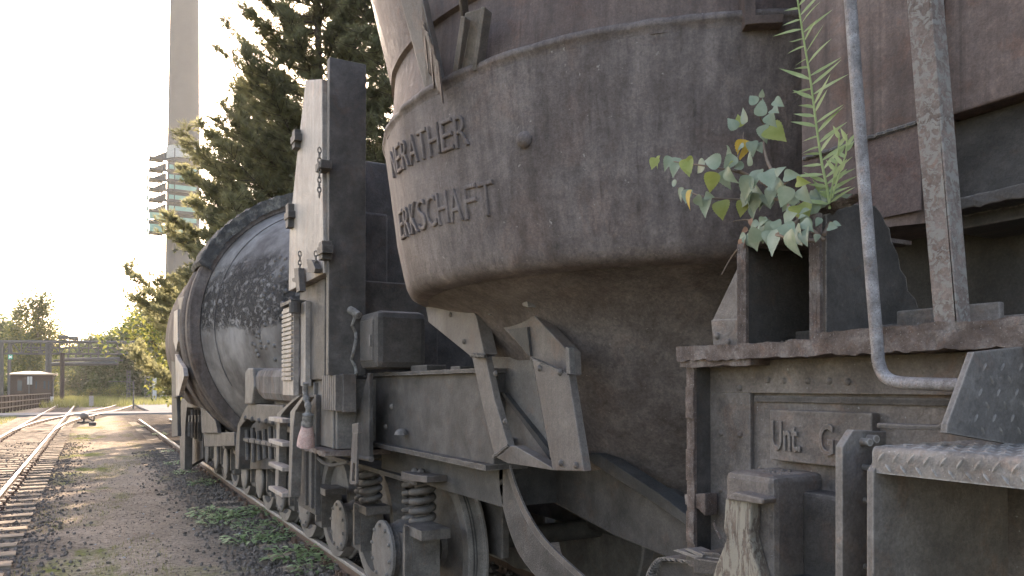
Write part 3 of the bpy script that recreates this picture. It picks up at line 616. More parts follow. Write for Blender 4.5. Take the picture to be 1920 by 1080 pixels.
def axlebox_mb(y, zc=.72, AXDX=.07):
    s = MB(); s.lathe([(.001,1.865),(.10,1.865),(.18,1.868),(.215,1.872),(.225,1.88),(.225,1.90)], (0,y,.72), 'X', 36); s.mi = 1
    s.lathe([(.225,1.90),(.21,1.905),(.19,1.91),(.195,1.98),(.22,2.02),(.22,2.1),(.17,2.16),(.12,2.2)], (0,y,.72), 'X', 32)
    s.box(1.95, 2.15, y-.42, y+.18, .56, .88); s.box(1.9, 2.15, y-.40, y-.36, .62, .96); s.box(1.93, 2.14, y-.62, y-.30, .90, .965)
    for p in s.v: p.x += AXDX; p.z += zc-.72
    return s
def wheel_mb(x, side, y, r=.55):
    s = MB(); k = side
    s.lathe([(.08,x-.06*k),(.14,x-.06*k),(.15,x-.02*k),(r*.78,x+.01*k),(r*.82,x-.055*k),(r-.006,x-.06*k),(r,x-.05*k),(r+.004,x+.03*k),(r+.012,x+.045*k),(r+.032,x+.055*k),(r+.034,x+.07*k),(r+.02,x+.082*k),(r*.8,x+.085*k),(.14,x+.06*k),(.08,x+.06*k)], (0,y,.17+r), 'X', 56, close=True); return s
AX = ((5.28,.60,-.02,5.08), (6.70,.55,.07,6.23), (7.95,.55,.07,7.48), (9.10,.55,.07,8.63))
for y, wr, dx_, ys in AX:
    ab = axlebox_mb(y, .17+wr, dx_).build('axle_box', [M['dusty'], M['spring']], LW, smooth=True, sharp=35)
    for k in range(10): a = 2*pi*k/10+.2; m = MB(); m.dome((1.867+dx_, y+.19*cos(a), .17+wr+.19*sin(a)), .017, (-1,0,0), 6); m.build('bolt', M['dusty'], ab, smooth=True)
    if y > 7: ys = None
    if ys: m = MB(); spring(m, 2.09, ys, .97, 1.29, .075, .0265, 4.6); spring(m, 2.09, ys, .97, 1.29, .045, .015, 6, 1); m.build('spring', M['spring'], LW, smooth=True, sharp=80)
    if ys: m = MB(); spring(m, 2.09, ys+.2, .97, 1.28, .058, .022, 5, .7); m.build('spring', M['spring'], LW, smooth=True, sharp=80)
    for x, s_ in ((2.33, 1), (3.83, -1)): wheel_mb(x, s_, y, wr).build('wheel', M['dusty'], LW, smooth=True, sharp=30)
    m = MB(); m.tube([(2.2, y, .17+wr), (3.96, y, .17+wr)], .08, 14); m.build('axle', M['dark'], LW, smooth=True)
m = MB()
for k, (r0, dx) in enumerate(((.606, .0), (.607, .02))): m.lathe([(r0, 2.30+dx), (r0+.002, 2.305+dx), (r0, 2.31+dx)], (0, 5.28, .77), 'X', 56)
m.build('tread_wear', M['dark'], LW)
m = MB(); 
# column and cabinets above the bogie
m = MB(); poly(m, [(573,150),(604,148),(604,300),(607,512),(541,546),(543,430),(556,300)], 1.50, .30); cl = m.build('support_column', M['light'], LW, bevel=.006)
m = MB(); m.box(1.52, 1.80, 5.50, 5.57, 2.05, 4.40); m.build('column_panel', M['framedark'], LW, bevel=.005)  # column's end face, dark in its colour so it merges into shadow
m = MB()
for (u, v, a, b) in ((540,405,7,46), (552,262,6,34), (600,313,8,10), (603,470,6,30)): m = MB(); p = pX(u, v, 1.46); m.box(1.45, 1.52, p.y-.05, p.y+.05, p.z-b*.0022, p.z+b*.0022); m.box(1.44, 1.52, p.y-.1, p.y+.06, p.z-.03, p.z+.03); m.build('hinge', M['framedark'], cl, bevel=.004)
def chain(mb, p, n, L=.045):
    p = Vector(p)
    for i in range(n):
        c = p-Vector((0,0,i*L*.8)); ax = (Vector((0,1,0)) if i % 2 else Vector((1,.2,0)).normalized())
        mb.tube([c+ax*.013*cos(t)+Vector((0,0,L*.5*sin(t))) for t in [k*2*pi/8 for k in range(9)]], .005, 5)
for (u, v, X_, n_) in ((599,282,1.44,10), (562,476,1.46,5), (592,476,1.46,3)): m = MB(); chain(m, pX(u, v, X_), n_); m.build('chain', M['framedark'], cl, smooth=True)
m = MB(); poly(m, [(551,503),(559,502),(562,545),(556,548),(554,530),(548,528),(547,522),(552,520)], 1.44, .05); m.build('clip', M['framedark'], cl, bevel=.003); m = MB(); poly(m, [(574,486),(584,487),(591,503),(589,512),(574,511),(577,500)], 1.44, .05); m.build('clip', M['framedark'], cl, bevel=.003)
m = MB(); m.box(1.82, 3.9, 6.62, 6.78, 2.0, 4.02); m.box(1.82, 2.3, 6.40, 6.62, 2.0, 3.5); m.build('bearing_frame', M['framedark'], LW, bevel=.02)
m = MB(); m.box(2.0, 2.08, 6.54, 6.62, 2.0, 3.9); m.build('stiffener', M['framedark'], LW, bevel=.005)
m = MB(); m.box(1.56, 2.5, 5.75, 6.55, 2.02, 2.80); m.build('cabinet', M['framedark'], LW, bevel=.01)
m = MB(); m.box(1.52, 1.57, 6.18, 6.34, 1.97, 2.66); m.build('edge_strip', M['light'], LW, bevel=.004)
m = MB(); p0, p1 = pX(552,575,1.47), pX(538,715,1.47)
for i in range(16): z = p1.z+(p0.z-p1.z)*(i+.5)/16; m.box(1.46, 1.5, 6.42, 6.78, z-.012, z+.016)
m.box(1.475, 1.52, 6.40, 6.80, p1.z-.12, p0.z+.02); m.build('ribbed_plate', M['light'], LW, bevel=.003)
m = MB(); m.box(1.44, 1.56, 6.35, 6.75, p0.z+.03, p0.z+.06); m.tube([(1.46, 6.28, p0.z+.03), (1.46, 6.28, p0.z-.06)], .05, 12); m.build('top_hook', M['framedark'], LW, bevel=.003)
m = MB(); m.box(1.72, 2.1, 5.02, 5.42, 2.09, 2.50); cb = m.build('control_box', M['framedark'], LW, bevel=.05); m = MB(); m.box(1.712, 1.722, 5.08, 5.36, 2.15, 2.44); m.build('cover', M['framedark'], cb, bevel=.004); m = MB(); m.box(1.70, 1.722, 5.1, 5.125, 2.25, 2.33); m.build('handle', M['dusty'], cb, bevel=.003)
m = MB(); r_ = random.Random(4); a = pX(664,585,1.7); m.tube([a+Vector((.02*r_.uniform(-1,1), .03*r_.uniform(-1,1), -.05*i)) for i in range(12)], .012, 6); m.tube([a+Vector((-.02,.04,.02)), a+Vector((0,0,0)), a+Vector((.02,-.05,-.03))], .03, 7); m.build('cable', M['rope'], LW, smooth=True)
m = MB(); m.box(1.60, 2.0, 5.55, 6.55, 1.50, 2.02); m.box(1.585, 1.60, 5.60, 5.64, 1.5, 2.0); m.box(1.57, 1.6, 6.1, 6.13, 1.52, 2.0); m.build('side_panel', M['dusty'], LW, bevel=.006)
m = MB()
for i in range(7): m.box(1.55, 1.60, 5.42+i*.055, 5.462+i*.055, 1.79, 2.05)
m.box(1.60, 1.7, 5.40, 5.82, 1.78, 2.06); m.build('slatted_box', M['bracket'], LW, bevel=.004)
m = MB(); m.roughbar(1.50, 2.0, 5.5, 6.55, 1.455, 1.49, .014, 50, 21); m.build('ledge', M['flaky'], LW)
m = MB(); poly(m, [(664,795),(690,700),(692,700),(692,862),(690,862),(664,858)], 1.74, .03); m.build('end_plate', M['framedark'], LW, bevel=.003)
m = MB(); A_ = [(660,812),(668,812),(670,905),(656,905)]; poly(m, [(660,795),(671,793),(671,812),(660,812)], 1.62, .03); poly(m, [(661,812),(664,812),(659,905),(655,905)], 1.62, .015); poly(m, [(667,812),(670,812),(668,905),(665,905)], 1.62, .015); poly(m, [(656,902),(668,902),(667,908),(657,908)], 1.62, .015); poly(m, [(661,812),(670,812),(669,868),(659,868)], 1.622, .012); m.build('slotted_link', M['bracket'], LW, bevel=.002)
# boarding ladder
m = MB(); poly(m, [(556,742),(563,742),(540,762),(527,778),(524,800),(521,930),(515,930),(519,776)], 1.50, .07); ld = m.build('ladder', M['dusty'], LW, bevel=.004)
m = MB(); poly(m, [(566,744),(571,744),(553,772),(550,800),(545,932),(540,932),(544,772)], 1.44, .08); m.build('stringer', M['dusty'], ld, bevel=.004)
for v in (783, 824, 867, 912):
    m = MB(); p, q = pX(518, v-2, 1.50), pX(545, v, 1.50); m.prism([(1.43, p.y, p.z), (1.43, q.y, p.z), (1.53, q.y, p.z), (1.53, p.y, p.z)], (0,0,-.035)); m.build('rung', M['light'], ld, bevel=.004)
m = MB(); m.box(1.56, 1.60, 6.0, 6.55, .95, 1.9); m.box(1.53, 1.565, 6.02, 6.10, 1.0, 1.6); m.box(1.53, 1.565, 6.2, 6.26, 1.0, 1.6); m.build('ladder_shield', M['framedark'], LW, bevel=.004)
# underside pipes
m = MB(); m.tube([(1.75,5.2,1.45),(1.75,6.4,1.42),(1.8,7.2,1.40)], .02, 8); m.tube(spl([(1.6,6.2,1.48),(1.58,6.0,1.40),(1.62,5.8,1.36),(1.7,5.6,1.4)],6), .014, 6); m.build('air_pipe', M['spring'], LW, smooth=True)
m = MB(); m.box(1.75, 1.95, 6.5, 8.4, 1.5, 2.0); m.box(2.0, 4.2, 6.3, 9.2, 1.34, 2.0); m.build('end_platform', M['framedark'], LW, bevel=.01)

# hanging hose with a pink rubber end
hz = thing('hanging_hose', pX(572,722,1.47), 'frayed grey hose ending in a pink rubber cone beside the wagon ladder', 'hose')
hpts = [pX(u, v, 1.42) for u, v in ((573,718),(572,735),(575,750),(578,765),(577,785),(575,800))]
m = MB(); m.tube(spl(hpts, 5), [.016+.012*R() + (.018 if i > 17 else 0) for i in range(26)], 9); m.build('hose', M['rope'], hz, smooth=True)
m = MB(); a, b = pX(576,800,1.42), pX(573,836,1.42); m.tube([a, a.lerp(b,.3), a.lerp(b,.6), b], [.042, .052, .062, .066], 16); m.build('rubber_cone', M['pink'], hz, smooth=True, sharp=50)

# ------------------------------------------------------------------ TORPEDO CAR
TW = thing('torpedo_car', (3.08, 13, 0), 'grey torpedo ladle car with a big round ringed barrel behind the first wagon', 'railway wagon')
ZT = 2.8
m = MB(); m.lathe([(.001,9.15),(.75,9.15),(1.12,9.2),(1.18,9.28),(1.8,11.0)], (3.08,0,ZT), 'Y', 140)
bar = m.build('barrel', M['cone'], TW, smooth=True, sharp=40)
m = MB(); m.lathe([(1.78,11.0),(1.80,10.96),(1.93,10.96),(1.96,11.0),(1.96,11.22),(1.90,11.24),(1.90,11.5),(1.95,11.52),(1.97,11.56),(1.97,11.9),(1.90,11.92),(1.90,12.6),(1.93,12.62),(1.93,12.9),(1.89,12.92),(1.86,15.6),(1.2,17.2),(.8,17.3),(.001,17.3)], (3.08,0,ZT), 'Y', 140)
m.build('hoops', M['hoop'], bar, smooth=True, sharp=30)
# slag crust over the top of the ring
m = MB()
def crust(a, b):
    th = radians(-66+150*a); e = .035*abs(mnoise.fractal(Vector((a*30, b*7, 2)), 1, 2, 4)); ed = .05 if a in (0, 1) else 0
    if b < .45: r, y = 1.84+.17*b/.45+e-ed, 10.92-e
    else: r, y = 2.01+.02*sin(pi*(b-.45)/.55)+e-ed-(.1 if b == 1 else 0), 10.92+.95*(b-.45)/.55
    return (3.08+r*sin(th), y, ZT+r*cos(th))
m.grid(crust, 180, 14); m.build('slag_crust', M['slag'], bar, smooth=True, sharp=60)
m = MB(); m.prism([(2.05,12.2,4.4),(2.25,12.2,4.80),(2.5,12.2,4.88),(4.0,12.2,4.88),(4.0,12.2,4.4)], (0,2.2,0))
for p in m.v: p += mnoise.noise_vector(p*2)*.03
m.build('mouth', M['slag'], bar, bevel=.05)
m = MB(); r_ = random.Random(9)
for k in range(16):
    for rr in (1.02, 1.10): a = radians(-118+k*8+(4 if rr > 1.05 else 0)); m.dome((3.08+(rr)*sin(a), 9.19 if rr < 1.05 else 9.185, ZT+rr*cos(a)), .032, (0,-1,0), 8)
for k in range(40):
    rr = 1.2+.16*r_.random(); a = radians(-115+r_.random()*100); yy = 9.28+(rr-1.18)/.62*1.72; m.dome((3.08+rr*sin(a), yy, ZT+rr*cos(a)), .03, (sin(a)*.94, -.34, cos(a)*.94), 7)
m.build('rivets', M['torpedo'], bar, smooth=True)['kind'] = 'stuff'
m = MB(); a, b = pX(385,601,1.40), pX(470,592,1.5)
m.tube([(3.08+1.665*sin(radians(t)), 10.6, ZT+1.665*cos(radians(t))) for t in range(-120, 20, 3)], .006, 5); m.build('weld_seam', M['torpedo'], bar)
# trunnion drum, saddle, bogies
m = MB(); poly(m, [(476,694),(484,690),(540,690),(556,700),(556,748),(540,757),(490,752),(478,740)], 1.62, .7); m.build('trunnion_bearing', M['torpedo'], TW, bevel=.09)
m = MB(); poly(m, [(459,698),(464,690),(474,690),(476,725),(472,758),(459,758)], 1.60, .25); m.build('bearing_cap', M['dusty'], TW, bevel=.02)
m = MB(); poly(m, [(441,880),(441,830),(446,795),(458,768),(466,757),(530,760),(536,800),(515,796),(490,792),(462,786),(450,800),(447,880)], 1.64, .14); poly(m, [(446,880),(449,800),(462,785),(535,799),(535,880)], 1.9, .1); m.build('bogie_side', M['framedark'], TW, bevel=.01)
r_ = random.Random(21)
for k in range(5): m = MB(); p = pX(461+k*13, 784+k*2.0, 1.64); m.dome(p, .035, (-1,0,0), 7); m.build('bolt', M['framedark'], TW, smooth=True)
for k in range(7):
    m = MB(); u = 452+k*11; p, q = pX(u, 800+r_.uniform(0,10), 1.72), pX(u+2, 856+r_.uniform(0,14), 1.72); m.tube([p, q], .028, 7); m.tube([pX(u-3, 822+k*2, 1.70), pX(u+6, 824+k*2, 1.70)], .03, 6); m.build('brake_rod', M['framedark'], TW, smooth=True)
m = MB(); poly(m, [(338,880),(336,790),(340,748),(372,750),(383,766),(402,790),(405,815),(396,815),(378,812),(376,765),(350,764),(347,800),(346,880)], 1.62, .14); poly(m, [(346,880),(348,765),(376,765),(380,830),(380,860)], 1.9, .1); poly(m, [(376,764),(383,766),(404,790),(408,812),(378,812)], 1.58, .06); m.build('bogie_side', M['framedark'], TW, bevel=.01)
for k in range(6): m = MB(); u = 344+k*6; m.tube([pX(u, 768, 1.7), pX(u, 812+k*3, 1.7)], .04, 7); m.box(1.64, 1.75, *(lambda p: (p.y-.08, p.y+.08, p.z-.06, p.z+.06))(pX(u, 785, 1.66))); m.build('brake_rod', M['framedark'], TW, smooth=True)
m = MB(); poly(m, [(381,812),(439,810),(439,836),(383,838)], 1.62, .3); m.build('cross_beam', M['framedark'], TW, bevel=.01)
m = MB(); m.box(2.2, 3.96, 8.8, 17.0, .95, 1.25); m.build('underframe', M['dark'], TW)
for y in (10.35, 11.45, 13.2, 14.3, 15.5, 16.7):
    ab = axlebox_mb(y).build('axle_box', [M['dusty'], M['spring']], TW, smooth=True, sharp=35)
    for x, s_ in ((2.33, 1), (3.83, -1)): wheel_mb(x, s_, y).build('wheel', M['dusty'], TW, smooth=True, sharp=30)
m = MB(); poly(m, [(326,584),(333,580),(333,640),(330,660),(325,640)], 1.12, .05); poly(m, [(328,664),(334,676),(343,690),(345,705),(335,742),(330,742)], 1.12, .06); m.build('side_board', M['light'], TW, bevel=.005)
m = MB(); poly(m, [(333,560),(345,555),(350,612),(343,620)], 1.16, .05); m.build('ring_lug', M['bracket'], TW, bevel=.005)
m = MB(); poly(m, [(322,745),(331,738),(333,818),(322,820)], 1.3, .06); poly(m, [(321,640),(326,610),(328,700),(332,745),(322,745)], 1.25, .1); m.build('end_board', M['dark'], TW, bevel=.01)

# ------------------------------------------------------------------ PLANTS ON THE WAGON
def leaf(mb, c, dirv, nrm, L, W, fold=.25, droop=.2, pts=None):
    d = Vector(dirv).normalized(); n = Vector(nrm); n = (n-d*n.dot(d)).normalized(); s = d.cross(n); c = Vector(c)
    prof = pts or [(0,.04),(.015,.45),(.07,.78),(.16,.97),(.20,.93),(.27,1.0),(.31,.93),(.39,.95),(.43,.84),(.51,.82),(.55,.70),(.63,.64),(.67,.52),(.76,.42),(.82,.27),(.90,.16),(1,.0)]
    o = len(mb.v); k = len(prof)
    for t, w_ in prof:
        mid = c+d*L*t-n*(droop*L*t*t); mb.v += [mid+s*W*.5*w_+n*fold*W*.5*w_, mid, mid-s*W*.5*w_+n*fold*W*.5*w_]
    for i in range(k-1):
        a = o+i*3; mb.face([a, a+3, a+4, a+1]); mb.face([a+1, a+4, a+5, a+2])
SAP = thing('poplar_sapling', pX(1530,445,1.72), 'small sapling with toothed grey green and yellow leaves rooted on the wagon rib', 'plant')
SX = 1.62
stems = [[(1545,450),(1500,410),(1470,375),(1440,350),(1405,330),(1380,322),(1330,312),(1285,306),(1245,300)],
         [(1470,375),(1440,372),(1400,374),(1340,372),(1310,366),(1270,352)],
         [(1440,350),(1448,325),(1438,300),(1432,270),(1434,240),(1424,215),(1428,185)],
         [(1405,330),(1385,318),(1382,300),(1392,272),(1394,248)],
         [(1530,452),(1480,445),(1440,440),(1405,450),(1390,460),(1370,485),(1353,515)],
         [(1500,410),(1480,425),(1450,440),(1425,420),(1400,412),(1375,415)], [(1545,450),(1520,400),(1500,375),(1490,355)], [(1470,375),(1462,355),(1478,340)], [(1545,440),(1575,375),(1600,365)]]
m = MB(); dep = lambda u, v: SX+.05*sin(u*.037)+.05*cos(v*.05)
for i, s_ in enumerate(stems): m.tube(spl([pX(u, v, dep(u, v)) for u, v in s_], 4), [.0052*(1-.7*k/(4*(len(s_)-1))) for k in range(4*(len(s_)-1)+1)], 6)
m.build('stem', M['stem'], SAP, smooth=True)
LV = [(1428,183,14,-60,0),(1452,188,22,40,0),(1418,195,22,-120,0),(1448,205,20,30,0),(1425,218,30,-80,0),(1440,215,26,60,0),(1402,228,30,-115,0),(1430,235,30,80,0),(1440,240,44,38,1),(1388,238,22,-90,1),(1380,243,26,-110,0),(1398,262,34,115,2),(1410,265,26,80,0),(1420,270,20,60,0),(1395,275,22,180,0),
 (1372,288,34,-150,0),(1378,292,30,125,0),(1352,305,36,-160,0),(1322,305,34,165,0),(1362,318,32,60,0),(1338,322,36,110,1),(1355,320,34,75,0),(1365,312,18,-20,1),(1410,310,26,-100,0),(1395,308,20,170,0),(1425,318,40,100,0),(1408,330,44,120,0),(1435,322,40,60,0),(1418,342,46,130,0),(1445,345,34,20,0),
 (1300,300,18,-170,1),(1285,298,34,75,1),(1272,296,34,110,0),(1258,294,26,120,0),(1238,292,22,115,1),(1230,296,22,100,1),(1290,302,30,60,1),(1268,345,18,-150,0),(1282,352,26,120,0),(1290,355,26,90,0),(1297,356,34,110,2),(1305,368,24,60,0),(1330,372,34,100,0),(1352,376,36,75,1),(1322,366,20,20,0),
 (1395,375,30,110,1),(1405,362,36,150,0),(1420,362,34,110,0),(1438,365,34,60,0),(1450,352,30,100,0),(1462,340,34,65,0),(1470,330,30,10,0),(1455,328,20,-30,0),(1478,350,36,110,0),(1494,340,26,20,1),(1490,362,34,120,0),(1502,352,34,60,0),(1515,370,36,150,0),(1520,362,40,30,0),(1528,378,36,100,0),(1496,385,44,50,1),(1508,392,34,80,0),(1540,372,34,-20,0),(1550,380,30,140,0),
 (1440,412,30,150,0),(1455,418,36,110,0),(1470,420,34,60,0),(1425,432,34,140,0),(1412,436,34,80,0),(1442,432,30,80,0),(1458,428,52,90,0),(1480,432,48,80,0),(1492,428,40,60,0),(1512,430,34,75,0),(1470,412,30,-10,0),(1428,424,26,70,0),(1400,440,30,60,0),(1398,440,22,150,0),
 (1408,410,16,80,3),(1402,428,14,150,3),(1396,448,26,110,3),(1500,380,18,60,3),(1560,390,40,-25,0),(1535,398,34,110,0),(1520,410,30,150,0),(1505,415,28,40,0)]
r_ = random.Random(31)
for _ in range(26): LV.append((r_.uniform(1400,1560), r_.uniform(350,440), r_.uniform(14,26), r_.uniform(-20,150), 0))
groups = {0: MB(), 1: MB(), 2: MB(), 3: MB()}
for (u, v, s_, a, c) in LV:
    X = dep(u, v)-.02+r_.uniform(-.04, .03); p = pX(u, v, X); L = s_*1.06*(p-CAM).length/F*.97; ar = radians(a)
    d = Vector((r_.uniform(-.45, .1), -cos(ar)*1.0, -sin(ar))); leaf(groups[c], p, d, Vector((-1, -.35+r_.uniform(-.8, .8), r_.uniform(-.5, 1.0))), L, L*r_.uniform(.7, .9), r_.uniform(.1,.5), r_.uniform(.0, .45))
for c, nm in ((0, 'leaf_grey'), (1, 'leaf_yg'), (2, 'leaf_yel'), (3, 'leaf_brown')):
    groups[c].build('leaves', M[nm], SAP, recalc=False, smooth=True, sharp=60)['kind'] = 'stuff'
WH = thing('willowherb', pX(1555,385,1.66), 'tall upright narrow leaved willowherb rising beside the sapling on the wagon', 'plant')
st = spl([pX(u, v, 1.62) for u, v in ((1556,392),(1552,360),(1540,300),(1530,230),(1521,160),(1508,80),(1497,10),(1485,-70))], 8)
m = MB(); m.tube(st, [.0035*(1-.4*i/len(st)) for i in range(len(st))], 6); sh = [[(1560,372),(1572,330),(1586,290),(1588,262)], [(1556,378),(1562,340),(1570,300),(1574,255)]]
for s_ in sh: m.tube([pX(u, v, 1.6) for u, v in s_], .002, 5)
m.build('stem', M['herb'], WH, smooth=True)
m = MB(); lan = [(0,.15),(.12,.6),(.3,1),(.55,.85),(.8,.42),(1,0)]
k = 0
for i in range(3, len(st)-2):
    for q in range(1):
        a = k*2.4+r_.uniform(-.3, .3); k += 1; L = .09*r_.uniform(.7, 1.12)*(1 if i < 48 else .85); a = (pi/2 if k % 2 else -pi/2)+r_.uniform(-.7, .7)
        d = Vector((cos(a)*.5, sin(a), .40+r_.uniform(-.3, .3))); leaf(m, st[i]+Vector((0,0,r_.uniform(-.004, .004))), d, Vector((-.75,-.55,.55)), L, .0135, .25, -.12+r_.uniform(0,.25), lan)
for s_ in sh:
    pp = spl([pX(u, v, 1.6) for u, v in s_], 6)
    for i, p in enumerate(pp):
        if i > 3 and i % 2:
            a = i*2.4; d = Vector((cos(a)*.5, sin(a)*.8, .75)); leaf(m, p, d, Vector((-.75,-.55,.4)), .036, .011, .2, .1, lan)
m.build('leaves', M['herb'], WH, recalc=False, smooth=True, sharp=60)['kind'] = 'stuff'

# weeds along the near rail
def weed_mb(seed, n=60, rad=.28, h=.22, L=.075):
    r = random.Random(seed); s = MB()
    for i in range(n):
        a, q = r.random()*6.28, rad*math.sqrt(r.random()); z = h*r.random()*(1-q/rad*.6)+.02
        leaf(s, (q*cos(a), q*sin(a), z), (cos(a)+r.uniform(-.6,.6), sin(a)+r.uniform(-.6,.6), r.uniform(-.1,.5)), (r.uniform(-.3,.3), r.uniform(-.3,.3), 1), L*r.uniform(.6,1.3), L*.5, .15, .3, [(0,.1),(.2,.8),(.45,1),(.75,.6),(1,0)])
        if i % 4 == 0: s.tube([(q*cos(a)*.5, q*sin(a)*.5, 0), (q*cos(a), q*sin(a), z)], .003, 4)
    return s
wp = [weed_mb(i, 95, .26, .15, .07).build('weed_leaves', M['weed'], recalc=False) for i in range(3)]
spots = [(440,965),(470,985),(500,960),(415,975),(520,1005),(560,1040),(540,985),(590,1060),(400,960),(345,885),(365,872),(385,905),(330,868),(318,845),(300,815),(270,800),(600,1035),(480,1010)]
lab = ['broad leafy weed patch at the foot of the near rail', 'low green weed creeping over the dark ballast', 'small pale weed tuft between path and rail']
for i, (u, v) in enumerate(spots):
    p = pZ(u, v, .06); e = thing('weed', (p.x, p.y, gz(p.x, p.y)-.02), lab[i % 3], 'weed', 'weeds along the near rail'); sc = (1.25, 1.0, 1.45)[i % 3]*(1.0 if i < 9 or i > 15 else .8)
    o = wp[i % 3] if i < 3 else wp[i % 3].copy()
    if i >= 3: COL.objects.link(o)
    o.parent = e; e.scale = (sc, sc, sc*.8); e.rotation_euler = (0, 0, i*1.3)
    e['label'] = 'leafy weed tuft growing in the dark ballast beside the near rail'
m = MB(); r_ = random.Random(77)
for i in range(110):
    x, y = r_.uniform(-.9, 2.2), 3+16*r_.random()**1.4; z = gz(x, y)+.006; a = r_.random()*6.28
    if i % 5: leaf(m, (x, y, z), (cos(a), sin(a), .15), (0,0,1), r_.uniform(.015, .04), .018, .5, .3, [(0,.1),(.3,.9),(.6,.8),(1,0)])
    else: L = r_.uniform(.05, .16); m.tube([(x, y, z), (x+cos(a)*L*.5, y+sin(a)*L*.5, z+.008), (x+cos(a+.2)*L, y+sin(a+.2)*L, z)], .003, 4)
tag(m.build('litter', M['leaf_brown'], recalc=False), 'fallen leaves and twigs scattered on the path', 'litter', kind='stuff')
m = MB()
for i in range(90):
    x, y = r_.uniform(-.8, 2.1), 3+14*r_.random()**1.4; m.dome((x, y, gz(x, y)-.003), r_.uniform(.006, .02), (r_.gauss(0,.2), r_.gauss(0,.2), 1), 6)
tag(m.build('gravel', M['concrete'], recalc=False), 'pale pebbles scattered over the path', 'gravel', kind='stuff')
# grass
def grass_mb(n, fn, h0, h1, seed, w=.006):
    r = random.Random(seed); s = MB()
    for i in range(n):
        x, y = fn(r); z = gz(x, y); h = r.uniform(h0, h1); a = r.random()*6.28; dx, dy = cos(a)*w, sin(a)*w; l = Vector((r.gauss(0,.3), r.gauss(0,.3), 1))*h; o = len(s.v)
        s.v += [Vector((x-dx,y-dy,z-.01)), Vector((x+dx,y+dy,z-.01)), Vector((x,y,z))+l]; s.face([o,o+1,o+2])
    return s
def near_moss(r):
    while True:
        x, y = r.uniform(-.7, 2.1), 5+30*r.random()**1.3
        if mnoise.noise(Vector((x*1.1, y*.4, 5))) > .18 and x < 1.5: return x, y
tag(grass_mb(7000, near_moss, .012, .045, 1, .004).build('grass', M['grass'], recalc=False), 'short mossy grass in patches along the path', 'grass', kind='stuff')
tag(grass_mb(16000, lambda r: (r.uniform(-9.5, -3.9), 14+46*r.random()), .05, .2, 2, .012).build('grass', M['grass'], recalc=False), 'bright sunlit grass left of the railway track', 'grass', kind='stuff')
tag(grass_mb(2600, lambda r: (r.uniform(2.4, 5.2), 2.2+4*r.random()), .04, .14, 3, .003).build('grass', M['grass'], recalc=False), 'thin shaded grass under the ladle vessel', 'grass', kind='stuff')
tag(grass_mb(9000, lambda r: (r.uniform(-8, 9), 80+50*r.random()), .3, .9, 6, .05).build('grass', M['grass'], recalc=False), 'tall yellowing grass beyond the crossing', 'grass', kind='stuff')

# ------------------------------------------------------------------ TREES
def tuft(s, r, p, d, L, n, w):
    d = d.normalized(); a = d.orthogonal().normalized(); b = d.cross(a)
    for k in range(n):
        t = r.random()*6.28; sp = .3+1.1*r.random(); base = p+d*(L*.9*(r.random()-.55)); q = (d*(.75+.3*r.random())+(a*cos(t)+b*sin(t))*sp).normalized(); e = base+q*L*r.uniform(.7, 1.1); sd = q.orthogonal().normalized()*w; o = len(s.v)
        s.v += [base-sd, base+sd, e]; s.face([o, o+1, o+2])
def pine(name, H, base, Rb, seed, label, loc, rz=0, dens=1.0, top=.1, lean=(0,0), group='pines behind the wagons'):
    r = random.Random(seed); root = thing(name, (0,0,0), label, 'tree', group); tr = MB(); cr = MB(); cr2 = MB()
    bend = lambda z: Vector((lean[0]*z+.12*sin(z*.5+seed), lean[1]*z+.12*cos(z*.4+seed), z))
    tr.tube([bend(H*i/14) for i in range(15)], [.02+.24*(1-i/14)**.9 for i in range(15)], 9)
    z = base
    while z < H-.3:
        f = (z-base)/(H-base); reach = Rb*(1-f)**.75*(.55+.45*min(1, (z-base)/1.5+.35))+top; nb = r.randint(4, 6); a0 = r.random()*6
        for k in range(nb):
            a = a0+k*6.283/nb+r.uniform(-.35, .35); Lb = reach*r.uniform(.62, 1.12); P = []; up = r.uniform(.05, .4)
            for i in range(7): t = i/6; P.append(bend(z)+Vector((cos(a)*Lb*t, sin(a)*Lb*t, Lb*(.12*t*(1-t)*-2+(up+.12)*t*t)))+mnoise.noise_vector(Vector((a, z, t*2)))*.12*t*Lb*.5)
            tr.tube(P, [.045*(1-.85*i/6)*(.5+.12*Lb) for i in range(7)], 5, False)
            for h in range(16):
                v_ = Vector((r.gauss(0,1), r.gauss(0,1), r.gauss(0,.8))).normalized(); tuft(cr if r.random() < .5 else cr2, r, P[6]+v_*r.uniform(.05, .30)+Vector((0,0,.08)), v_+Vector((0,0,.5)), r.uniform(.15, .2), 16, .014)
            ns = int(Lb*9*dens)+3
            for j in range(ns):
                t = .22+.78*(j+r.random())/ns; i0 = min(5, int(t*6)); c = P[i0].lerp(P[i0+1], t*6-i0); sa = a+r.choice((-1,1))*r.uniform(.3, 1.15); sl_ = (.25+.9*r.random())*(.32+.20*Lb*(1-t*.55))
                q = Vector((cos(sa), sin(sa), r.uniform(-.1, .65))).normalized(); e = c+q*sl_; tr.tube([c, c.lerp(e,.5)+Vector((0,0,-.03)), e], [.012,.009,.005], 3, False)
                nt_ = max(3, int(sl_*7.5))
                for h in range(nt_):
                    tt = .3+.75*h/nt_; pos = c.lerp(e, tt)+Vector((r.gauss(0,.04), r.gauss(0,.04), r.gauss(0,.04))); dd = q*.7+Vector((r.gauss(0,.5), r.gauss(0,.5), .6+r.gauss(0,.35)))
                    tuft(cr if r.random() < .72 else cr2, r, pos, dd, r.uniform(.15, .22), 18, .014)
        z += r.uniform(.22, .5)
    tr.build('trunk', M['bark'], root, smooth=True, recalc=False)
    c = cr.build('crown', M['needle'], root, recalc=False); cr2.build('crown', M['needle2'], root, recalc=False)
    root.location = loc; root.rotation_euler = (0,0,rz); return root
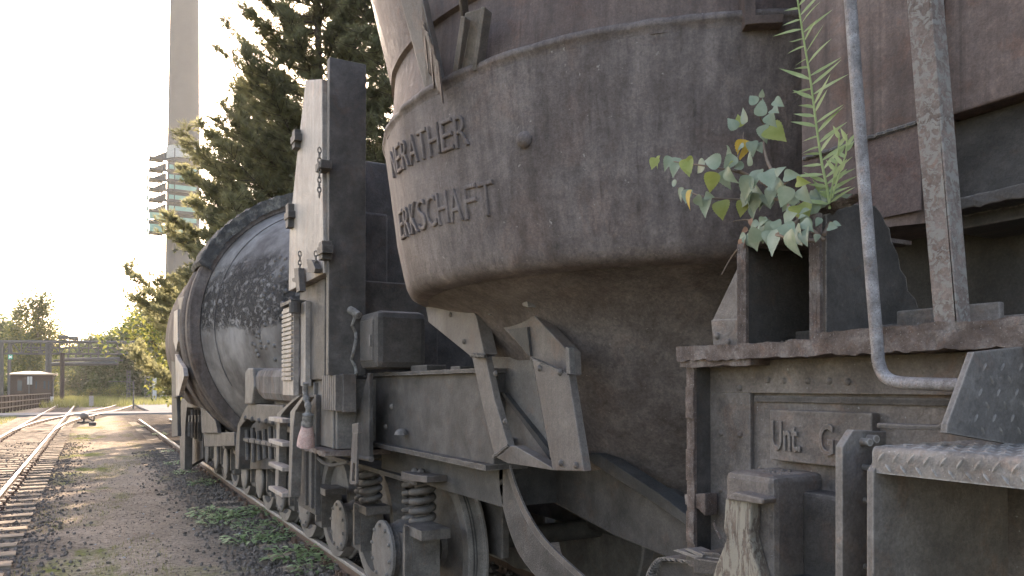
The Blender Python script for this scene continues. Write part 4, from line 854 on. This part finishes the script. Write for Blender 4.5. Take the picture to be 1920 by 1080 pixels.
def broad(name, H, base, Rb, seed, label, mats, loc, leaf_n, ls, group=None, droop=0, cat='tree'):
    r = random.Random(seed); root = thing(name, (0,0,0), label, cat, group); tr = MB(); cr = MB(); 
    tr.tube([(.15*sin(i*.7+seed), .15*cos(i*.9+seed), H*.85*i/8) for i in range(9)], [.03+.022*H*(1-i/8) for i in range(9)], 7)
    nl = 34; cl = []
    for k in range(nl):
        f = r.random(); z = base+(H-base)*f; a = r.random()*6.28; rr = Rb*(.25+.75*math.sin(pi*min(.97, .15+.8*f))**.8)*r.uniform(.25, 1.0); e = Vector((cos(a)*rr, sin(a)*rr, z)); cl.append((e, r.uniform(.34, .6)*Rb*.85)); tr.tube([(0,0,max(base*.6, z-rr*.7)), e*.5+Vector((0,0,z*.46)), e], [.06,.04,.015], 4, False)
    per = leaf_n//nl
    for e, rad in cl:
        for k in range(per):
            v = Vector((r.gauss(0,1), r.gauss(0,1), r.gauss(0,.75))); v = v*(rad*(.35+.65*r.random())/max(.4, v.length)); p = e+v+Vector((0,0,-droop*r.random()**2*rad*3)); q = Euler((r.uniform(-1,1), r.uniform(-1,1), r.random()*6)).to_matrix(); s_ = ls*r.uniform(.6, 1.3); o = len(cr.v)
            cr.mi = 0 if r.random() < .75 else 1
            cr.v += [p+q@Vector((-s_,0,0)), p+q@Vector((0,-s_*.5,.1*s_)), p+q@Vector((s_,0,0)), p+q@Vector((0,s_*.5,.1*s_))]; cr.face([o,o+1,o+2,o+3])
    tr.build('trunk', M['bark'], root, smooth=True, recalc=False); cr.build('crown', [M[x] for x in mats], root, recalc=False)
    root.location = loc; return root
pine('pine_tree', 20, 1.6, 4.7, 5, 'tall dark pine behind the pale column, crowding the first wagon', (6.35, 24.5, 0), 1.0, 1.75)
pine('pine_tree', 14.5, .9, 5.7, 8, 'pine whose crown overhangs the torpedo car barrel on its left', (6.0, 31, 0), 2.2, 1.7)
pine('pine_tree', 16, 1.5, 4.6, 13, 'pine seen in the gap between the pale column and the vessel', (8.2, 21, 0), .4, 1.6)
broad('maple_tree', 6.8, 1.6, 2.9, 41, 'yellow green broadleaf tree beside the end of the torpedo car', ('tree_y','tree_a'), (4.2, 44, 0), 5200, .13, None)
bA = broad('birch_tree', 14.5, 2.0, 3.4, 47, 'loose tall birch behind the brick hut', ('birch','tree_y'), (pY(68,700,118).x, 118, 0), 15000, .22, None, 1.2)
# trees beyond the crossing
wood = broad('broadleaf_tree', 11, .8, 4.6, 43, 'green tree', ('tree_a','birch'), (0,0,0), 11000, .30, 'trees beyond the gantry')
wl = [(5,150,1.05,'bushy tree standing left of the gantry tower'),(30,165,.85,'tree in the gap behind the gantry left of the birch'),(105,170,.55,'low tree just right of the gantry post'),(128,185,.75,'tree under the middle of the pipe bridge'),(160,175,.95,'dense dark tree right of the pipe bridge middle'),(186,165,1.0,'tall green tree near the end of the truss'),(212,150,.95,'green tree left of the lattice mast'),(236,140,1.0,'tree right behind the lattice mast'),(262,130,1.05,'tree behind the plank fence left end'),(292,125,1.15,'tree behind the plank fence middle'),(318,120,1.2,'tree behind the plank fence right end'),(-25,140,1.1,'tree at the left picture edge behind the railing'),(140,215,.8,'hazy tree furthest away down the line'),(55,215,1.0,'hazy tree far behind the birch and the hut'),(85,200,.95,'far tree between the birch and the gantry post'),(118,205,.9,'far tree behind the gantry post'),(175,220,1.1,'far tree above the middle of the pipe bridge'),(208,205,1.1,'far tree behind the right half of the pipe bridge'),(15,200,1.0,'far tree behind the gantry tower')]
for i, (u, y, s_, lb) in enumerate(wl):
    p = pY(u, 724, y)
    if i == 0: wood.location = (p.x, y, 0); wood['label'] = lb; wood.scale = (s_,)*3
    else: dup(wood, (p.x, y, 0), i*1.7, s_, lb)
# added shrubs beyond the wagons block light and view under the vessel
sb = broad('shrub', 3.4, .1, 1.9, 44, 'added light-blocking shrub', ('tree_a','tree_a'), (0,0,0), 4200, .10, 'added shrubs blocking light behind the wagons', cat='shrub')
for i, (x, y, s_, lb) in enumerate([(7.0,3.0,1.0,'added light-blocking shrub beyond the ladle vessel'),(7.3,6.2,1.15,'added light-blocking shrub behind the wagon bogie'),(7.2,9.6,1.1,'added light-blocking shrub behind the gap between the two wagons'),(7.0,13.2,1.05,'added light-blocking shrub behind the torpedo car front bogie'),(7.3,17,1.2,'added light-blocking shrub behind the torpedo car rear bogie'),(7.0,-.2,1.0,'added light-blocking shrub beyond the near end of the wagon')]):
    if i == 0: sb.location = (x, y, 0); sb['label'] = lb; sb.scale = (s_,)*3
    else: dup(sb, (x, y, 0), i*2.1, s_, lb)
bs = broad('shrub', 2.2, .1, 1.7, 45, 'bush', ('tree_y','birch'), (0,0,0), 1500, .10, 'bushes beyond the crossing', cat='shrub')
for i, (u, y, s_, lb) in enumerate([(225,112,.9,'yellow bush left of the plaza at the track curve'),(206,118,.7,'low bush between the curving rails and the plaza'),(170,125,.7,'low green bush between the two diverging tracks'),(110,120,.8,'yellowish bush at the foot of the gantry post'),(132,135,.6,'small bush right of the gantry post')]):
    p = pY(u, 724, y)
    if i == 0: bs.location = (p.x, y, 0); bs['label'] = lb; bs.scale = (s_,)*3
    else: dup(bs, (p.x, y, 0), i*2.1, s_, lb)

# ------------------------------------------------------------------ CHIMNEY
CH = thing('chimney', (pY(341,724,150).x, 150, 0), 'very tall pale concrete chimney with scaffolding round its lower shaft', 'chimney')
cx_, cy_ = CH.location.x, 150.0
m = MB(); m.lathe([(3.05,0),(2.92,20),(2.78,38),(2.42,78),(2.38,80),(2.1,80)], (cx_,cy_,0), 'Z', 40); m.build('shaft', M['chimney'], CH, smooth=True)
m = MB(); z0, z1 = pY(320,300,150).z, pY(320,277,150).z; m.lathe([(2.75,z0),(2.95,z0),(2.92,z1),(2.7,z1)], (cx_,cy_,0), 'Z', 32); m.build('white_band', M['concrete'], CH, smooth=True)
sc_ = MB(); nt2 = MB(); xa = pY(276,400,150).x; 
levels = [pY(300, v, 150).z for v in (445,425,405,385,366,348,330,310)]
for z in levels:
    sc_.box(xa, cx_+1.9, cy_-4.9, cy_-4.2, z-.22, z+.14); sc_.box(xa, cx_-3.6, cy_-4.2, cy_-2.2, z-.12, z+.08)
    sc_.prism([(xa+.1, cy_-4.5, z-.1), (cx_-3.2, cy_-4.5, z-.1), (cx_-3.2, cy_-4.5, z+1.4)], (0,.3,0))
for x in (xa+.1, xa+2, xa+4, cx_+2.4): sc_.tube([(x, cy_-5.2, 0), (x, cy_-5.2, levels[-1]+2)], .09, 5); sc_.tube([(x, cy_+2.8, 0), (x, cy_+2.8, levels[-1]+2)], .09, 5)
scf = sc_.build('scaffolding', M['greysteel'], CH)
for z in levels[:6]: nt2.box(xa-.06, xa-.02, cy_-5.2, cy_-1, z+.1, z+1.1)
for z in levels[:7]: nt2.box(cx_-2.8, cx_+1.7, cy_-5.02, cy_-4.98, z+.25, z+1.0)
nt2.box(xa, cx_-3.3, cy_-5.3, cy_-5.25, levels[0], levels[0]+1.3); nt2.box(xa, cx_-3.3, cy_-5.3, cy_-5.25, levels[1]+.2, levels[1]+1.4); nt2.build('safety_net', M['net'], scf)

# ------------------------------------------------------------------ BRICK HUT, RAILING, GANTRY, SMALL THINGS
hb = pZ(98, 759, .05); HY = hb.y; hx1 = hb.x; hx0 = pY(19, 745, HY).x
HUT = thing('brick_hut', ((hx0+hx1)/2, HY+1.8, 0), 'small dark brick hut with a flat pale hipped roof by the track', 'hut')
ez = pY(60, 703, HY).z; m = MB(); m.box(hx0, hx1, HY, HY+3.8, 0, ez); m.build('wall', M['brick'], HUT)
m = MB(); xm_ = (hx0+hx1)/2; tz = pY(60, 695.5, HY).z
m.add([(hx0-.35,HY-.4,ez),(hx1+.35,HY-.4,ez),(hx1+.35,HY+4.2,ez),(hx0-.35,HY+4.2,ez),(hx0-.35,HY-.4,ez+.12),(hx1+.35,HY-.4,ez+.12),(hx1+.35,HY+4.2,ez+.12),(hx0-.35,HY+4.2,ez+.12),(xm_-.6,HY+1.8,tz),(xm_+.6,HY+1.8,tz)], [(0,1,2,3),(0,1,5,4),(1,2,6,5),(2,3,7,6),(3,0,4,7),(4,5,9,8),(5,6,9),(6,7,8,9),(7,4,8)]); m.build('roof', M['roof'], HUT)
for (u0, u1, v0, v1) in ((31,43,712,734),(65,71,714,730),(80,87,713,730),(89,94,713,732)):
    a, b = pY(u0, v1, HY), pY(u1, v0, HY); m = MB(); m.box(a.x, b.x, HY-.03, HY+.02, a.z, b.z); wf = m.build('window', M['brick'], HUT); m = MB(); m.box(a.x+.07, b.x-.07, HY-.045, HY-.032, a.z+.07, b.z-.07); m.build('pane', M['glass'], wf)
m = MB(); m.tube([(hx1+.3, HY-.3, ez-.02), (hx1+.15, HY-.1, ez-.45), (hx1+.05, HY-.06, ez-.6), (hx1+.05, HY-.06, .1)], .05, 6); m.build('downpipe', M['greysteel'], HUT)
m = MB(); m.box(hx1-.9, hx1+.1, HY-1.0, HY-.1, .02, .9); m.build('step_block', M['concrete'], HUT)
FA, FB = pZ(-8, 776, .02), pZ(92, 760.5, .02); FA.z = FB.z = 0
FE = thing('railing', FA, 'dark brown post and slat railing along the grass in front of the hut', 'railing')
m = MB(); dv = (FB-FA); L_ = dv.length; dn = dv.normalized()
npst = 18
for i in range(npst+1):
    p = FA+dv*i/npst; m2 = MB(); m2.box(p.x-.09, p.x+.09, p.y-.09, p.y+.09, 0, 1.32); m2.build('post', M['fence'], FE)
for zz in (.35, .75, 1.2): m2 = MB(); m2.prism([FA+Vector((.09,0,zz)), FB+Vector((.09,0,zz)), FB+Vector((.09,0,zz+.09)), FA+Vector((.09,0,zz+.09))], (.05,0,0)); m2.build('rail_bar', M['fence'], FE)
for i in range(60):
    p = FA+dv*(i+.5)/60; m.box(p.x-.03, p.x+.03, p.y-.16, p.y+.16, .1, 1.15)
m.build('slats', M['fence'], FE)
GY = 104.0
G = thing('pipe_gantry', (pY(120,724,GY).x, GY, 0), 'steel lattice pipe bridge spanning the tracks far away', 'gantry')
gp = lambda u, v: pY(u, v, GY)
m = MB()
def bar(a, b, r): m.tube([gp(*a), gp(*b)], r, 5)
for a, b, r in (((0,641),(252,642),.20),((50,652),(245,653),.10),((0,663),(235,664),.13),((50,657),(100,657),.13),((0,641),(0,740),.2)): bar(a, b, r)
for i in range(14): bar((4+i*18, 641), (4+i*18, 664), .08); bar((4+i*18, 641 if i % 2 else 664), (22+i*18, 664 if i % 2 else 641), .07)
for i in range(6): bar((128+i*14, 664), (128+i*14, 676), .09)
bar((100,676), (230,676), .12); m.build('truss', M['greysteel'], G)
m = MB(); m.tube([gp(96,683), gp(222,681)], .24, 10); m.tube([gp(120,674), gp(225,673)], .2, 8); m.build('pipe', M['greysteel'], G, smooth=True)
for u in (4, 18, 88, 94): m = MB(); m.tube([Vector((gp(u,724).x, GY, 0)), gp(u, 641)], .17, 6); m.build('tower_leg', M['greysteel'], G)
m = MB(); m.tube([Vector((gp(117,724).x, GY-.6, 0)), gp(117,662)+Vector((0,-.6,0))], .24, 8); m.build('post', M['fence'], G, smooth=True)
for u, v in ((120,632), (138,634)):
    p = gp(u, v); fl_ = thing('floodlight', p, 'small floodlight on top of the gantry, %s of two' % ('left' if u < 130 else 'right'), 'lamp'); m = MB(); m.box(p.x-.5, p.x+.5, p.y-.3, p.y+.3, p.z-.25, p.z+.2); m.build('lamp_housing', M['greysteel'], fl_, bevel=.1); m = MB(); m.tube([gp(u,642), p], .07, 5); m.build('bracket', M['greysteel'], fl_)
def lattice(u, v0, v1, Y, wd, label, cat='mast', name='lattice_mast'):
    a, b = pY(u, v0, Y), pY(u, v1, Y); t = thing(name, (a.x, Y, 0), label, cat); m = MB(); n = 9
    for s in (-wd, wd): m.tube([(a.x+s, Y, 0), (a.x+s, Y, a.z)], .06, 5)
    for i in range(n): z = a.z*(i+.5)/n; m.box(a.x-wd, a.x+wd, Y-.04, Y+.04, z-.07, z+.07)
    m.build('lattice', M['greysteel'], t)
lattice(241, 694, 742, 105, .16, 'thin lattice mast left of the plank fence')
lattice(276, 688, 745, 100, .22, 'lattice mast rising over the plank fence left half')
lattice(306, 694, 745, 100, .2, 'lattice mast rising over the plank fence right end')
m = MB(); a = pY(289,690,100); t = thing('concrete_post', (a.x, 99, 0), 'pale concrete post between two lattice masts at the plank fence', 'post'); m.box(a.x-.2, a.x+.2, 98.8, 99.2, 0, a.z); m.build('post', M['concrete'], t)
PF = pZ(262, 741, .16); PY_ = PF.y; pf = thing('plank_fence', (PF.x, PY_, .16), 'yellowish upright plank fence at the far side of the plaza', 'fence')
x0_, x1_ = pY(259,735,PY_).x, pY(316,735,PY_).x; m = MB(); n = 22
for i in range(n): zt_ = pY(290, 716-(1.5 if i % 3 else 0), PY_).z; m.box(x0_+(x1_-x0_)*i/n, x0_+(x1_-x0_)*(i+.93)/n, PY_, PY_+.05+.02*(i % 2), .16, zt_+.05*(i % 2))
m.build('planks', M['plank'], pf); m = MB(); m.box(x0_, x1_, PY_+.08, PY_+.15, .7, .85); m.build('fence_rail', M['plank'], pf)
def simple_thing(name, label, cat, parts, group=None):
    t = thing(name, parts[0][0], label, cat, group)
    for org, nm, mb, mt, bv in parts: mb.build(nm, M[mt], t, bevel=bv)
    return t
def block(u, v, w_, h, label):
    p = pZ(u, v, .16); m = MB(); m.prism([(p.x-w_,p.y,.16),(p.x+w_,p.y,.16),(p.x+w_*.8,p.y,.16+h*.35),(p.x+w_*.45,p.y,.16+h*.45),(p.x+w_*.4,p.y,.16+h),(p.x-w_*.4,p.y,.16+h),(p.x-w_*.45,p.y,.16+h*.45),(p.x-w_*.8,p.y,.16+h*.35)], (0,.7,0)); o = m.build('concrete_block', M['concrete'], bevel=.02); return tag(o, label, 'block', 'concrete blocks on the plaza')
block(277, 744, .55, 1.0, 'tapered concrete block in front of the plank fence, left one'); block(306, 748.5, .55, 1.15, 'tapered concrete block nearest the torpedo car on the plaza')
p = pZ(319, 743, .16); m = MB(); m.box(p.x-.35, p.x+.35, p.y, p.y+.4, .16, 1.9); m.box(p.x-.4, p.x+.4, p.y-.03, p.y+.43, 1.9, 1.98); o = m.build('white_cabinet', M['white'], bevel=.02); tag(o, 'slim white cabinet at the right end of the plank fence', 'cabinet')
# small white car by the fence
p = pZ(240, 742.5, .16); CAR = thing('parked_car', (p.x, p.y, .16), 'small white car parked left of the plank fence', 'car'); m = MB()
m.prism([(p.x-.85,p.y,.4),(p.x+.85,p.y,.4),(p.x+.88,p.y,.95),(p.x+.7,p.y,1.05),(p.x+.55,p.y,1.5),(p.x-.55,p.y,1.5),(p.x-.7,p.y,1.05),(p.x-.88,p.y,.95)], (0,3.8,0)); m.build('body', M['white'], CAR, bevel=.08)
m = MB(); m.prism([(p.x-.62,p.y-.02,1.05),(p.x+.62,p.y-.02,1.05),(p.x+.5,p.y-.02,1.42),(p.x-.5,p.y-.02,1.42)], (0,.04,0)); m.build('windscreen', M['glass'], CAR)
for sx in (-.75, .75):
    for dy in (.6, 3.0): m = MB(); m.tube([(p.x+sx-.1, p.y+dy, .46), (p.x+sx+.1, p.y+dy, .46)], .3, 12); m.build('wheel', M['dark'], CAR)
# green sign with white cross, signal posts
p0 = pZ(15, 772, .02); SY = p0.y; SG = thing('signal_post', (p0.x, SY, 0), 'tall thin post with a small green sign bearing a white cross', 'sign'); m = MB(); tp = pY(19, 650, SY); m.tube([(p0.x, SY, 0), (p0.x, SY, tp.z)], .07, 8); m.build('post', M['greysteel'], SG)
a, b = pY(15.5, 673.5, SY), pY(24, 665, SY); m = MB(); m.box(a.x, b.x, SY-.12, SY-.09, a.z, b.z); pn = m.build('sign_panel', M['green'], SG)
m = MB(); wd_ = (b.x-a.x)
for s in (1, -1): 
    c = Vector(((a.x+b.x)/2, SY-.125, (a.z+b.z)/2)); d = Vector((1,0,s)).normalized()*wd_*.42; q = Vector((-s,0,1)).normalized()*.035; m.prism([c-d-q, c+d-q, c+d+q, c-d+q], (0,-.006 if s > 0 else -.009,0))
m.build('white_cross', M['white'], pn)
p0 = pZ(54, 764, .02); t = thing('track_sign', (p0.x, p0.y, 0), 'grey twin panel sign on a thin post before the hut', 'sign'); m = MB(); tp = pY(54, 708, p0.y); m.tube([(p0.x,p0.y,0),(p0.x,p0.y,tp.z)], .045, 6); m.build('post', M['greysteel'], t)
a, b = pY(51,721,p0.y), pY(60.5,706,p0.y); m = MB(); m.box(a.x, (a.x+b.x)/2-.02, p0.y-.08, p0.y-.05, a.z, b.z); m.box((a.x+b.x)/2+.02, b.x, p0.y-.08, p0.y-.05, a.z, b.z); m.build('sign_panel', M['concrete'], t)
p0 = pZ(250, 765, .1); t = thing('barrier', (p0.x, p0.y, 0), 'thin barrier post with a long horizontal arm by the crossing', 'barrier'); m = MB(); tp = pY(250, 714, p0.y); m.tube([(p0.x,p0.y,0),(p0.x,p0.y,tp.z)], .06, 6); m.build('post', M['greysteel'], t)
m = MB(); m.tube([tp+Vector((0,0,-.05)), pY(203,714,p0.y)+Vector((0,0,-.05))], .03, 5); m.build('arm', M['greysteel'], t)
p0 = pZ(171, 763, .05); t = thing('track_marker', (p0.x, p0.y, 0), 'squat grey marker post between the diverging rails', 'marker'); m = MB(); a, b = pY(167,755,p0.y), pY(175.5,742,p0.y); m.box(a.x, b.x, p0.y, p0.y+.15, a.z-.3, b.z); m.box(a.x+.15, b.x-.15, p0.y+.03, p0.y+.12, 0, a.z-.28); m.build('marker_plate', M['railgrey'], t)
# point lever with counterweight
p0 = pZ(157, 793, .05); PL = thing('point_lever', (p0.x, p0.y, 0), 'hand point lever with a round counterweight beside the sunlit track', 'point lever')
c = pY(158, 780, p0.y); m = MB(); m.lathe([(.001,-.17),(.12,-.15),(.2,-.08),(.22,0),(.2,.08),(.12,.15),(.001,.17)], c, 'Z', 20); m.build('counterweight', M['dusty'], PL, smooth=True)
m = MB(); m.tube([c, pY(176, 790, p0.y)], .04, 6); m.tube([(p0.x, p0.y, 0), c], .05, 6); m.tube([pY(176,790,p0.y), pY(177,780,p0.y), pY(181,778,p0.y)], .035, 6); m.build('lever', M['dark'], PL)
m = MB(); a = pZ(176,797,.05); m.box(a.x-.22, a.x+.1, a.y-.1, a.y+.1, .02, .2); m.box(p0.x-.3, a.x, p0.y-.06, p0.y+.06, .02, .14); m.build('base', M['dark'], PL, bevel=.03)
# scattered debris on the path
for (u, v, s_, lb) in ((97,995,.035,'dark lump of slag by the sleeper ends'),(159,903,.03,'lone dark stone in the middle of the sunlit path'),(347,933,.03,'dark stone in the shade near the ballast edge'),(225,795,.03,'pale pebble on the far path')):
    p = pZ(u, v, .02); m = MB(); m.dome((p.x, p.y, gz(p.x, p.y)-.01), s_, (0,0,1), 7)
    for q in m.v: q += mnoise.noise_vector(q*30)*s_*.25
    tag(m.build('stone', M['concrete'] if 'pale' in lb else M['dark']), lb, 'stone')

# ------------------------------------------------------------------ HAZE
if HAZE:
    m = MB(); m.box(-345, 345, -20, 655, -1.0, 82); o = m.build('haze', None)
    t = bpy.data.materials.new('haze_air'); t.use_nodes = True; t.node_tree.nodes.remove(t.node_tree.nodes['Principled BSDF'])
    v = t.node_tree.nodes.new('ShaderNodeVolumePrincipled'); v.inputs['Color'].default_value = (.95,.94,.92,1); v.inputs['Density'].default_value = HAZE; v.inputs['Anisotropy'].default_value = HAZE_G
    t.node_tree.links.new(v.outputs[0], t.node_tree.nodes['Material Output'].inputs['Volume'])
    o.data.materials.clear(); o.data.materials.append(t); tag(o, kind='stuff')
